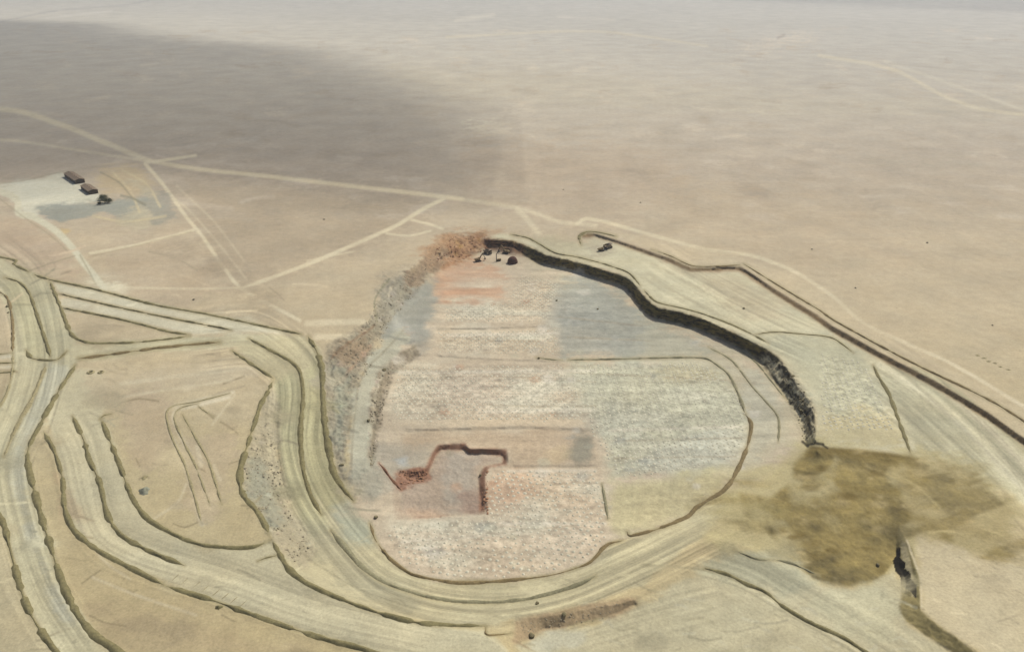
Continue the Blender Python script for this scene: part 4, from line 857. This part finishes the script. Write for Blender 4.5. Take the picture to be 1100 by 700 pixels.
ROCKS = [(8,329.5,2.2,'dark boulder on the left shoulder of the haul road'),(9,336,1.6,'smaller boulder just under the dark boulder by the haul road'),(413,398,2.6,'dark grey boulder on the slope west of the pit floor'),(396,452,1.9,'dark rock on the west bench beside the pit floor'),
 (501,383,0,''),(579,385,1.7,'dark rock at the end of the berm stub on the pit floor'),(642,332,1.5,'dark rock on the grey part of the pit floor'),(799,331.5,1.7,'lone dark rock on the terrace right of the pit wall'),(558,650,0,''),(577,648,1.5,'small dark rock on the southern haul road'),
 (594,652.5,0,''),(606,660,1.8,'dark boulder at the top of the red embankment'),(571,683,2.2,'dark boulder at the left foot of the red embankment'),(367,500,2.2,'grey boulder beside the lower end of the ramp berm'),(404,556,2.0,'dark grey boulder where the ramp meets the pit floor'),(943,607,1.7,'dark slab of rock on the wet brown ground left of the cleft'),(516,511,1.6,'dark rust boulder on the right wall of the dug hollow'),(598,323,1.6,'small dark rock on the floor below the mound')]
for i, (u, v, r, lab) in enumerate(ROCKS):
    if not r: continue
    o = obj('boulder', rock_bm(r, 40 + i), M['rubble_dark'], flat=True); o.location = on(u, v, r * .35); o.rotation_euler = (0, 0, i); tag(o, lab, 'boulder')
def scrub_bm(r, seed):
    bm = bmesh.new(); rr = random.Random(seed)
    for k in range(90):
        a = rr.uniform(0, 6.283); e = rr.uniform(.1, 1.4); q = r * rr.uniform(.3, 1)
        c = Vector((math.cos(a) * math.cos(e) * q, math.sin(a) * math.cos(e) * q, math.sin(e) * q * .8))
        s = r * .2; n = Vector((rr.gauss(0, 1), rr.gauss(0, 1), rr.gauss(0, 1))).normalized(); t = n.orthogonal().normalized(); b = n.cross(t)
        bm.faces.new([bm.verts.new(c + t * s), bm.verts.new(c + b * s * .6), bm.verts.new(c - t * s), bm.verts.new(c - b * s * .6)])
    return bm
for i, (u, v, r, lab) in enumerate([(208,322,2.6,'dry bush on the plain above the long straight berm'),(348,236,2.6,'dry bush on the dark plain between the pale tracks'),(1066,349.5,1.8,'lone dry bush far right on the open desert'),(919,309.5,2.0,'dry bush on the desert right of the scarp corner'),(872,268,2.2,'dry bush on the desert above the terrace'),
        (688,218,2.4,'small dry bush on the plain above the outer scarp'),(605,204,2.2,'tiny far dry bush north of the pit'),(996,261,2.4,'dry bush on the desert at the upper right')]):
    o = obj('dry_bush', scrub_bm(r * .8, i), M['scrub'], flat=True); o.location = on(u, v); tag(o, lab, 'bush')

def scatter(name, label, zones, count, rmin, rmax, mat, seed, kindgroup):
    rr = random.Random(seed); V = []; F = []
    base = []
    for k in range(4):
        bm = rock_bm(1, seed * 7 + k) if k else rock_bm(1, seed * 7)
        bm.verts.index_update(); base.append((np.array([v.co[:] for v in bm.verts]), np.array([[v.index for v in f.verts] for f in bm.faces]))); bm.free()
    n = 0
    for poly, share in zones:
        m = fill(poly) > .5; ii = np.argwhere(m)
        for _ in range(int(count * share)):
            r, c = ii[rr.randrange(len(ii))]; u = X0 + c + rr.random(); v = Y0 + r + rr.random()
            s = rmin + (rmax - rmin) * rr.random() ** 2.5; p = on(u, v, s * .2); a = rr.uniform(0, 6.28)
            bv, bf = base[rr.randrange(4)]
            R = np.array([[math.cos(a), -math.sin(a), 0], [math.sin(a), math.cos(a), 0], [0, 0, 1]])
            V.append(bv @ R.T * s * np.array([rr.uniform(.8, 1.3), 1, rr.uniform(.6, 1)]) + np.array(p)); F.append(bf + n); n += len(bv)
    o = from_arrays(name, np.vstack(V), np.vstack(F), M[mat], smooth_shade=False)
    return tag(o, label, 'rubble', kind='stuff')
scatter('rubble', 'grey rubble strewn over the slope west of the pit', [([(400,330),(440,288),(470,275),(450,310),(420,345),(396,400),(372,420),(370,380)], .5), ([(404,400),(425,385),(412,440),(402,500),(396,500),(398,440)], .2), ([(262,490),(285,450),(298,480),(310,545),(335,590),(320,612),(290,572),(258,520)], .3)], 1500, .3, 1.15, 'rubble', 3, None)
scatter('rubble', 'rust coloured rubble heaped on the red rim of the pit', [([(460,272),(488,252),(522,254),(524,266),(505,276),(475,286)], .7), ([(426,505),(458,504),(460,513),(432,522)], .2), ([(524,503),(518,512),(517,552),(523,552),(524,515)], .1)], 600, .3, 1.4, 'rubble_red', 4, None)
scatter('rubble', 'dark fallen rock under the eastern pit wall', [([(838,392),(852,402),(876,440),(876,474),(865,478),(850,434),(836,408)], 1)], 120, .4, 1.6, 'rubble_dark', 5, None)
scatter('rubble', 'brown broken rock on the red embankment', [([(556,668),(581,662),(640,651),(680,644),(656,661),(611,672),(585,676),(568,688)], 1)], 140, .2, .6, 'rubble', 6, None)

def cuttings():
    V = []; F = []; n = 0; rr = random.Random(5)
    sg = 7; ang = np.arange(sg) * 2 * math.pi / sg
    for k, poly in enumerate(DRILLED):
        P = np.array(poly, float); m = fill(poly) > .5
        zc = float(np.mean(height(P[:, 0], P[:, 1])))
        wx, wy, _ = at(P[:, 0], P[:, 1], zc)
        sp = 5.6; rot = [.5, -.2, .0, .05, .0, .3][k]
        cx, cy = wx.mean(), wy.mean(); R = max(np.hypot(wx - cx, wy - cy)) + 10
        g = int(R / sp)
        for i in range(-g, g + 1):
            for j in range(-g, g + 1):
                a = i * sp + (j % 2) * sp * .5 + rr.gauss(0, .22); b = j * sp * .95 + rr.gauss(0, .22)
                x = cx + a * math.cos(rot) - b * math.sin(rot); y = cy + a * math.sin(rot) + b * math.cos(rot)
                d = (y * CP - (zc - CAM_H) * SP); u = 550 + FOC * x / d; v = 350 - FOC * (y * SP + (zc - CAM_H) * CP) / d
                c = int(round(u)) - X0; r = int(round(v)) - Y0
                if not (0 <= c < NX and 0 <= r < NY and m[r, c]) or rr.random() < .12: continue
                z = float(height(u, v)); R1 = rr.uniform(1.15, 1.75); h = rr.uniform(.42, .75)
                rad = R1 * (1 + RNG.uniform(-.2, .2, sg))
                V.append(np.stack([x + rad * np.cos(ang), y + rad * np.sin(ang), np.full(sg, z - .15)], -1)); V.append(np.stack([x + rad * .35 * np.cos(ang), y + rad * .35 * np.sin(ang), np.full(sg, z + h)], -1)); V.append(np.array([[x, y, z + h * .95]]))
                for q in range(sg):
                    w = (q + 1) % sg
                    F += [(n + q, n + w, n + sg + w), (n + q, n + sg + w, n + sg + q), (n + sg + q, n + sg + w, n + 2 * sg)]
                n += 2 * sg + 1
    o = from_arrays('drill_cuttings', np.vstack(V), np.array(F), M['cuttings'])
    tag(o, 'countless pale cones of drill cuttings dotting the pit floor in rows', 'cuttings', kind='stuff')
cuttings()

# ------------------------------------------------------------------ camp sheds and trees
def shed(u, v, az, L, W, H, label):
    r = empty('shed', on(u, v), az); tag(r, label, 'shed', 'long sheds of the camp')
    hl, hw = L / 2, W / 2; rise = 2.2
    bm = bmesh.new(); prism(bm, [(-hw, -.6), (hw, -.6), (hw, H), (0, H + rise - .05), (-hw, H)], -hl, hl); obj('wall', bm, M['shed_wall'], r, True)
    bm = bmesh.new()                                    # corrugated gable roof with overhang
    nY = int(L / .9); ov = .9; sl = rise / hw
    for s in (-1, 1):
        rows = []
        for i in range(nY + 1):
            y = -hl - ov + (L + 2 * ov) * i / nY; dz = .10 * (i % 2)
            rows.append([bm.verts.new((s * x, y, H + rise + .18 - x * sl + dz)) for x in (0.0, hw * .5, hw + ov)])
        for a, b in zip(rows[:-1], rows[1:]):
            for k in (0, 1): bm.faces.new((a[k], a[k + 1], b[k + 1], b[k]))
    bmesh.ops.recalc_face_normals(bm, faces=bm.faces)
    bmesh.ops.solidify(bm, geom=bm.faces[:], thickness=.15)
    rf = obj('roof', bm, M['roof'], r, True)
    n = max(2, int(L / 11))
    for i in range(n):
        bm = bmesh.new(); bx(bm, (.9, 1.6, .9), (0, -hl + L * (i + .5) / n, H + rise + .55), bev=.06); obj('ridge_vent', bm, M['roof'], rf, True)
    for i in range(2):
        bm = bmesh.new(); bx(bm, (.12, 4.5, H * .68), (-hw - .07, -hl * .5 + hl * i, H * .34)); obj('door', bm, M['door'], r, True)
    for i in range(4):
        bm = bmesh.new(); bx(bm, (.1, 2.2, 1.3), (-hw - .06, -hl + L * (i + .5) / 4 + (3.8 if i in (1, 2) else 0) * (1 if i == 2 else -1), H * .62)); obj('window', bm, M['glass'], r, True)
    bm = bmesh.new(); bx(bm, (4.6, .12, H * .75), (0, -hl - .07, H * .375)); obj('door', bm, M['door'], r, True)
def along(u0, v0, u1, v1):
    a = on(u0, v0); b = on(u1, v1); d = b - a
    return (a + b) / 2, math.atan2(d.y, d.x) - math.pi / 2, d.length
c, az, L = along(75.5, 189, 86.5, 196.3); print('shed', L, math.degrees(az)); shed(80.4, 193, az, min(L * 1.08, 74), 16.5, 7, 'larger brown roofed shed with dark walls at the far end of the pale yard')
c, az, L = along(93, 202, 101, 207.6); print('shed', L); shed(96.5, 205.3, az, min(L * 1.08, 60), 15.5, 6.5, 'shorter brown roofed shed between the larger shed and the trees')

def tree(u, v, h, rad, seed, label):
    r = empty('tree', on(u, v), seed); tag(r, label, 'tree', 'trees beside the camp sheds'); rr = random.Random(seed)
    bm = bmesh.new()
    def limb(a, b, r0, r1):
        a = Vector(a); b = Vector(b); q = (b - a).to_track_quat('Z', 'Y').to_matrix().to_4x4()
        vs = bmesh.ops.create_cone(bm, cap_ends=True, segments=7, radius1=r0, radius2=r1, depth=(b - a).length)['verts']
        bmesh.ops.transform(bm, matrix=Matrix.Translation((a + b) / 2) @ q, verts=vs)
    limb((0, 0, -.4), (.1, .1, h * .45), .38, .25); tips = []
    for k in range(6):
        a = k * 1.05 + rr.uniform(-.3, .3); t = (math.cos(a) * rad * .6, math.sin(a) * rad * .6, h * rr.uniform(.55, .85)); limb((.1, .1, h * rr.uniform(.3, .45)), t, .2, .07); tips.append(Vector(t))
    obj('trunk', bm, M['bark'], r)
    bm = bmesh.new(); tips.append(Vector((0, 0, h * .85)))
    for k in range(26): tips.append(Vector((rr.gauss(0, rad * .45), rr.gauss(0, rad * .45), h * rr.uniform(.3, .95))))
    for c in tips:
        for k in range(80):
            p = c + Vector((rr.gauss(0, rad * .2), rr.gauss(0, rad * .2), rr.gauss(0, rad * .16)))
            if p.z < .6: continue
            s = rr.uniform(.22, .42); n = Vector((rr.gauss(0, 1), rr.gauss(0, 1), rr.gauss(.6, 1))).normalized(); t = n.orthogonal().normalized(); b = n.cross(t)
            bm.faces.new([bm.verts.new(p + t * s), bm.verts.new(p + b * s * .7), bm.verts.new(p - t * s), bm.verts.new(p - b * s * .7)])
    obj('crown', bm, M['leaf'], r, True)
tree(113, 218.5, 11.5, 9, 2, 'largest dark olive tree at the near end of the sheds')
tree(110.5, 214.5, 9, 6.5, 5, 'smaller olive tree nearest the shorter shed')
tree(117, 218, 8, 6.5, 9, 'low olive tree at the right of the tree clump')
tree(106.5, 219.5, 3.4, 2.6, 12, 'small bush-like tree at the left foot of the tree clump')

# ------------------------------------------------------------------ machines
def excavator(u, v, az, label, sc=1.0, swing=0.0, reach=.0):
    r = empty('excavator', on(u, v), az); r.scale = (sc,) * 3; tag(r, label, 'excavator', 'excavators at the pit')
    for s in (-1, 1):
        bm = bmesh.new(); prism(bm, [(-3.2, .5), (-2.7, 0), (2.7, 0), (3.2, .5), (3.2, 1.0), (2.7, 1.5), (-2.7, 1.5), (-3.2, 1.0)], s * 1.9 - .45, s * 1.9 + .45); obj('track', bm, M['rubber'], r, True)
    bm = bmesh.new(); cyl(bm, 1.3, .5, (0, 0, 1.6), 'Z'); bx(bm, (2.4, 3, .7), (0, 0, 1.0)); obj('undercarriage', bm, M['machine_dark'], r, True)
    bm = bmesh.new(); bx(bm, (5.6, 3.9, 2.0), (-1.2, 0, 2.9), bev=.25); bx(bm, (1.4, 3.7, 1.5), (-4.4, 0, 2.8), bev=.3); bx(bm, (1.8, 2.2, .5), (-1.8, -.3, 4.1), bev=.1); obj('body', bm, M['machine'], r, True)
    bm = bmesh.new(); bx(bm, (2.1, 1.4, 2.2), (1.1, 1.25, 3.4), bev=.15); cab = obj('cab', bm, M['machine'], r, True)
    bm = bmesh.new(); bx(bm, (.06, 1.1, 1.3), (2.18, 1.25, 3.7)); bx(bm, (1.5, .06, 1.1), (1.1, 1.98, 3.75)); obj('window', bm, M['glass'], cab, True)
    bm = bmesh.new(); e = (6.0, -.3, 8.4); t = (8.6 + reach, -.3, 3.2)
    beam(bm, (1.2, -.3, 2.9), (3.6, -.3, 7.2), .8, 1.0); beam(bm, (3.5, -.3, 7.0), e, .8, .9); beam(bm, (1.9, .2, 3.0), (3.7, .2, 6.0), .25, .25); obj('boom', bm, M['machine'], r, True)
    bm = bmesh.new(); beam(bm, (5.5, -.3, 9.1), t, .6, .7); beam(bm, (3.9, -.3, 8.2), (5.6, -.3, 9.2), .25, .25); st = obj('stick', bm, M['machine'], r, True)
    bm = bmesh.new(); x, _, z = t; prism(bm, [(x - .2, z + .3), (x + .7, z - .2), (x + .5, z - 1.5), (x - .6, z - 2.0), (x - 1.6, z - 1.5), (x - 1.0, z - 1.1), (x - .4, z - 1.3)], -1.3, .7); obj('bucket', bm, M['machine_dark'], r, True)
def haul_truck(u, v, az, label, sc=1.0, tip=0.0):
    r = empty('haul_truck', on(u, v), az); r.scale = (sc,) * 3; tag(r, label, 'haul truck', 'haul trucks at the pit')
    bm = bmesh.new(); bx(bm, (9.5, 1.0, .7), (.2, .9, 1.9)); bx(bm, (9.5, 1.0, .7), (.2, -.9, 1.9)); bx(bm, (.6, 4.6, .5), (5.0, 0, 1.6)); bx(bm, (2.8, 2.6, 1.6), (3.6, 0, 2.7), bev=.15); obj('chassis', bm, M['machine_dark'], r, True)
    bm = bmesh.new(); bx(bm, (2.0, 2.2, 2.0), (3.9, 1.25, 4.4), bev=.12); bx(bm, (2.6, 4.6, .2), (3.8, 0, 3.35)); cab = obj('cab', bm, M['machine'], r, True)
    bm = bmesh.new(); bx(bm, (.06, 1.9, .9), (4.93, 1.25, 4.7)); bx(bm, (1.4, .06, .8), (3.9, 2.37, 4.7)); obj('window', bm, M['glass'], cab, True)
    bm = bmesh.new(); prism(bm, [(-5.4, 3.6), (-4.8, 2.9), (1.4, 2.5), (2.3, 5.2), (4.8, 5.7), (4.8, 5.95), (2.0, 5.6), (1.9, 5.55), (1.0, 3.1), (-4.6, 3.5), (-5.3, 4.0)], -2.5, 2.5)
    for s in (-1, 1): prism(bm, [(-5.3, 3.7), (-4.8, 2.95), (1.4, 2.55), (2.1, 5.4), (-4.9, 5.1)], s * 2.6 - .12, s * 2.6 + .12)
    obj('dump_body', bm, M['truck_body'], r, True)
    for x, y in ((3.6, 2.1), (3.6, -2.1), (-2.9, 2.2), (-2.9, -2.2), (-2.9, 1.15), (-2.9, -1.15)):
        bm = bmesh.new(); cyl(bm, 1.35, .9, (x, y, 1.35)); w = obj('wheel', bm, M['rubber'], r, True)
        bm = bmesh.new(); cyl(bm, .65, .98, (x, y, 1.35)); obj('rim', bm, M['machine'], w, True)
def drill_rig(u, v, az, label):
    r = empty('drill_rig', on(u, v), az); tag(r, label, 'drill rig')
    for s in (-1, 1):
        bm = bmesh.new(); prism(bm, [(-3, .5), (-2.5, 0), (2.5, 0), (3, .5), (3, .9), (2.5, 1.3), (-2.5, 1.3), (-3, .9)], s * 1.5 - .35, s * 1.5 + .35); obj('track', bm, M['rubber'], r, True)
    bm = bmesh.new(); bx(bm, (7, 2.6, .6), (-.3, 0, 1.6)); bx(bm, (4, 2.4, 1.8), (-1.6, 0, 2.8), bev=.15); obj('body', bm, M['machine'], r, True)
    bm = bmesh.new(); bx(bm, (1.7, 1.3, 2.1), (1.6, .75, 2.95), bev=.1); obj('cab', bm, M['machine'], r, True)
    bm = bmesh.new()
    for x in (-.4, .4):
        for y in (-.4, .4): beam(bm, (3.2 + x, y, .6), (3.2 + x * .8, y * .8, 12), .16, .16)
    for k in range(9):
        z = 1.5 + k * 1.2; beam(bm, (2.85, -.38, z), (3.55, -.38, z + 1), .09, .09); beam(bm, (2.85, .38, z + 1), (3.55, .38, z), .09, .09); beam(bm, (2.85, -.38, z), (2.85, .38, z + 1), .09, .09)
    bx(bm, (1.1, 1.1, .7), (3.2, 0, 12.1)); obj('mast', bm, M['machine_dark'], r, True)
    bm = bmesh.new(); cyl(bm, .16, 11, (3.2, 0, 6), 'Z', 8); bx(bm, (.7, .7, .9), (3.2, 0, 9)); obj('drill_string', bm, M['machine_dark'], r, True)
excavator(514, 280.5, math.radians(25), 'leftmost excavator with raised boom on the orange part of the pit floor', 1.2)
haul_truck(524, 272.5, math.radians(-35), 'haul truck below the rust coloured rim between two excavators', 1.2)
excavator(543, 272, math.radians(155), 'excavator with raised boom tight under the dark pit wall above the mound', 1.3)
drill_rig(535.5, 280.5, math.radians(200), 'drill rig with upright mast left of the dark mound')
excavator(646, 269.5, math.radians(20), 'dark excavator loading a truck on the terrace', 1.15)
haul_truck(653, 266.8, math.radians(35), 'dark haul truck being loaded on the terrace near the outer scarp', 1.25)

# ------------------------------------------------------------------ sun, sky, cloud, air
SUN_AZ, SUN_EL = math.radians(45), math.radians(53)
sd = Vector((math.sin(SUN_AZ) * math.cos(SUN_EL), math.cos(SUN_AZ) * math.cos(SUN_EL), math.sin(SUN_EL)))
L = bpy.data.lights.new('sun', 'SUN'); L.energy = 3.6; L.angle = math.radians(.53); L.color = (1.0, .98, .945)
so = bpy.data.objects.new('sun', L); COL.objects.link(so); so.rotation_euler = sd.to_track_quat('Z', 'Y').to_euler(); so.location = (0, 0, 3000)
world = bpy.data.worlds.new('World'); scene.world = world; world.use_nodes = True
wn = world.node_tree.nodes; wl = world.node_tree.links
sky = wn.new('ShaderNodeTexSky'); sky.sky_type = 'NISHITA'; sky.sun_disc = False; sky.sun_elevation = SUN_EL; sky.sun_rotation = SUN_AZ; sky.dust_density = 4.5; sky.air_density = .65; sky.ozone_density = .4; sky.altitude = 800
wl.new(sky.outputs['Color'], wn['Background'].inputs['Color']); wn['Background'].inputs['Strength'].default_value = .11

def cloud(name, poly, zc, thick, dens, seed, cell):
    """a thin cloud drifting above the drone: a closed lumpy layer over the ground outline it shades"""
    P = np.array([at(u, v, 0)[:2] for u, v in poly]); off = np.array(sd[:2]) * zc / sd[2]; P = smooth(closed([tuple(p) for p in P + off]), 200)[:-1]
    x0, y0 = P.min(0) - 3 * cell; x1, y1 = P.max(0) + 3 * cell
    gx, gy = np.meshgrid(np.arange(x0, x1, cell), np.arange(y0, y1, cell))
    ins = np.zeros(gx.shape, bool); dist = np.full(gx.shape, 1e9); q = P[-1]
    for p in P:
        if p[1] != q[1]: ins ^= ((p[1] > gy) != (q[1] > gy)) & (gx < (q[0] - p[0]) * (gy - p[1]) / (q[1] - p[1]) + p[0])
        e = p - q; t = np.clip(((gx - q[0]) * e[0] + (gy - q[1]) * e[1]) / (e @ e + 1e-6), 0, 1)
        dist = np.minimum(dist, np.hypot(gx - q[0] - t * e[0], gy - q[1] - t * e[1])); q = p
    sdist = np.where(ins, dist, -dist)
    body = np.clip((sdist + 220) / 360 + fbm(gx / 900, gy / 450, 5, seed) * .42, 0, 1) * (.72 + .28 * np.clip((gy - y0) / (y1 - y0), 0, 1))
    keep = body > .02
    k = keep[:-1, :-1] | keep[1:, :-1] | keep[:-1, 1:] | keep[1:, 1:]
    ny, nx = gx.shape; idx = np.arange(ny * nx).reshape(ny, nx); n = ny * nx
    top = zc + thick * np.sqrt(body) * (.6 + .8 * (fbm(gx / 250, gy / 250, 4, seed + 3) + .5)); bot = zc - thick * .18 * np.sqrt(body)
    V = np.concatenate([np.stack([gx, gy, top], -1).reshape(-1, 3), np.stack([gx, gy, bot], -1).reshape(-1, 3)])
    Q = np.stack([idx[:-1, :-1], idx[:-1, 1:], idx[1:, 1:], idx[1:, :-1]], -1)[k]
    F = np.concatenate([Q, Q[:, ::-1] + n])
    used, inv = np.unique(F, return_inverse=True)
    m, nn, ll, b = new_mat(name + '_vapour')
    a = nn.new('ShaderNodeAttribute'); a.attribute_name = 'vapour'
    tr = nn.new('ShaderNodeBsdfTransparent'); df = nn.new('ShaderNodeBsdfTranslucent'); d2 = nn.new('ShaderNodeBsdfDiffuse'); mx0 = nn.new('ShaderNodeMixShader'); mx = nn.new('ShaderNodeMixShader')
    df.inputs['Color'].default_value = (.9, .9, .9, 1); d2.inputs['Color'].default_value = (.9, .9, .9, 1)
    ll.new(df.outputs[0], mx0.inputs[1]); ll.new(d2.outputs[0], mx0.inputs[2])
    ll.new(a.outputs['Fac'], mx.inputs[0]); ll.new(tr.outputs[0], mx.inputs[1]); ll.new(mx0.outputs[0], mx.inputs[2]); ll.new(mx.outputs[0], nn['Material Output'].inputs['Surface'])
    o = from_arrays(name, V[used], inv.reshape(-1, 4), m)
    al = 1 - (1 - dens * np.clip(body * 1.5, 0, 1)) ** .5
    vals = np.concatenate([al.ravel(), al.ravel()])[used].astype(np.float32)
    at_ = o.data.attributes.new('vapour', 'FLOAT', 'POINT'); at_.data.foreach_set('value', vals)
    return tag(o, kind='structure')
cloud('cloud', [(-420,18),(-200,18),(60,26),(150,38),(250,50),(330,60),(400,84),(470,108),(500,132),(503,165),(495,196),(430,194),(300,182),(170,172),(60,182),(-200,196),(-420,205)], 900, 180, .62, 61, 45)
cloud('cloud', [(-900,-14),(0,-14),(300,-16),(600,-8),(900,4),(1200,14),(1800,14),(1800,-20),(600,-30),(-900,-30)], 1200, 250, .26, 67, 240)

bm = bmesh.new(); bx(bm, (110000, 110000, 444), (0, 20000, 188))
hz = obj('haze', bm, None, flat=True)
hm = bpy.data.materials.new('haze_air'); hm.use_nodes = True; hn = hm.node_tree.nodes; hn.remove(hn['Principled BSDF'])
pv = hn.new('ShaderNodeVolumePrincipled'); pv.inputs['Color'].default_value = (.90, .94, 1.0, 1); pv.inputs['Density'].default_value = 3.2e-5; pv.inputs['Anisotropy'].default_value = .2
hm.node_tree.links.new(pv.outputs[0], hn['Material Output'].inputs['Volume']); hz.data.materials.append(hm)
tag(hz, kind='stuff')

# ------------------------------------------------------------------ camera and film
cam = bpy.data.cameras.new('camera'); cam.sensor_width = 36; cam.lens = 36 * FOC / 1100; cam.clip_end = 200000; cam.clip_start = 1
co = bpy.data.objects.new('camera', cam); COL.objects.link(co); co.location = (0, 0, CAM_H); co.rotation_euler = (math.pi / 2 - PITCH, 0, 0)
scene.camera = co
scene.view_settings.view_transform = 'Standard'; scene.view_settings.look = 'None'; scene.view_settings.gamma = 1; scene.view_settings.use_curve_mapping = False
scene.view_settings.exposure = .31
scene.cycles.use_denoising = True
scene.cycles.max_bounces = 4; scene.cycles.volume_bounces = 1; scene.cycles.transparent_max_bounces = 16
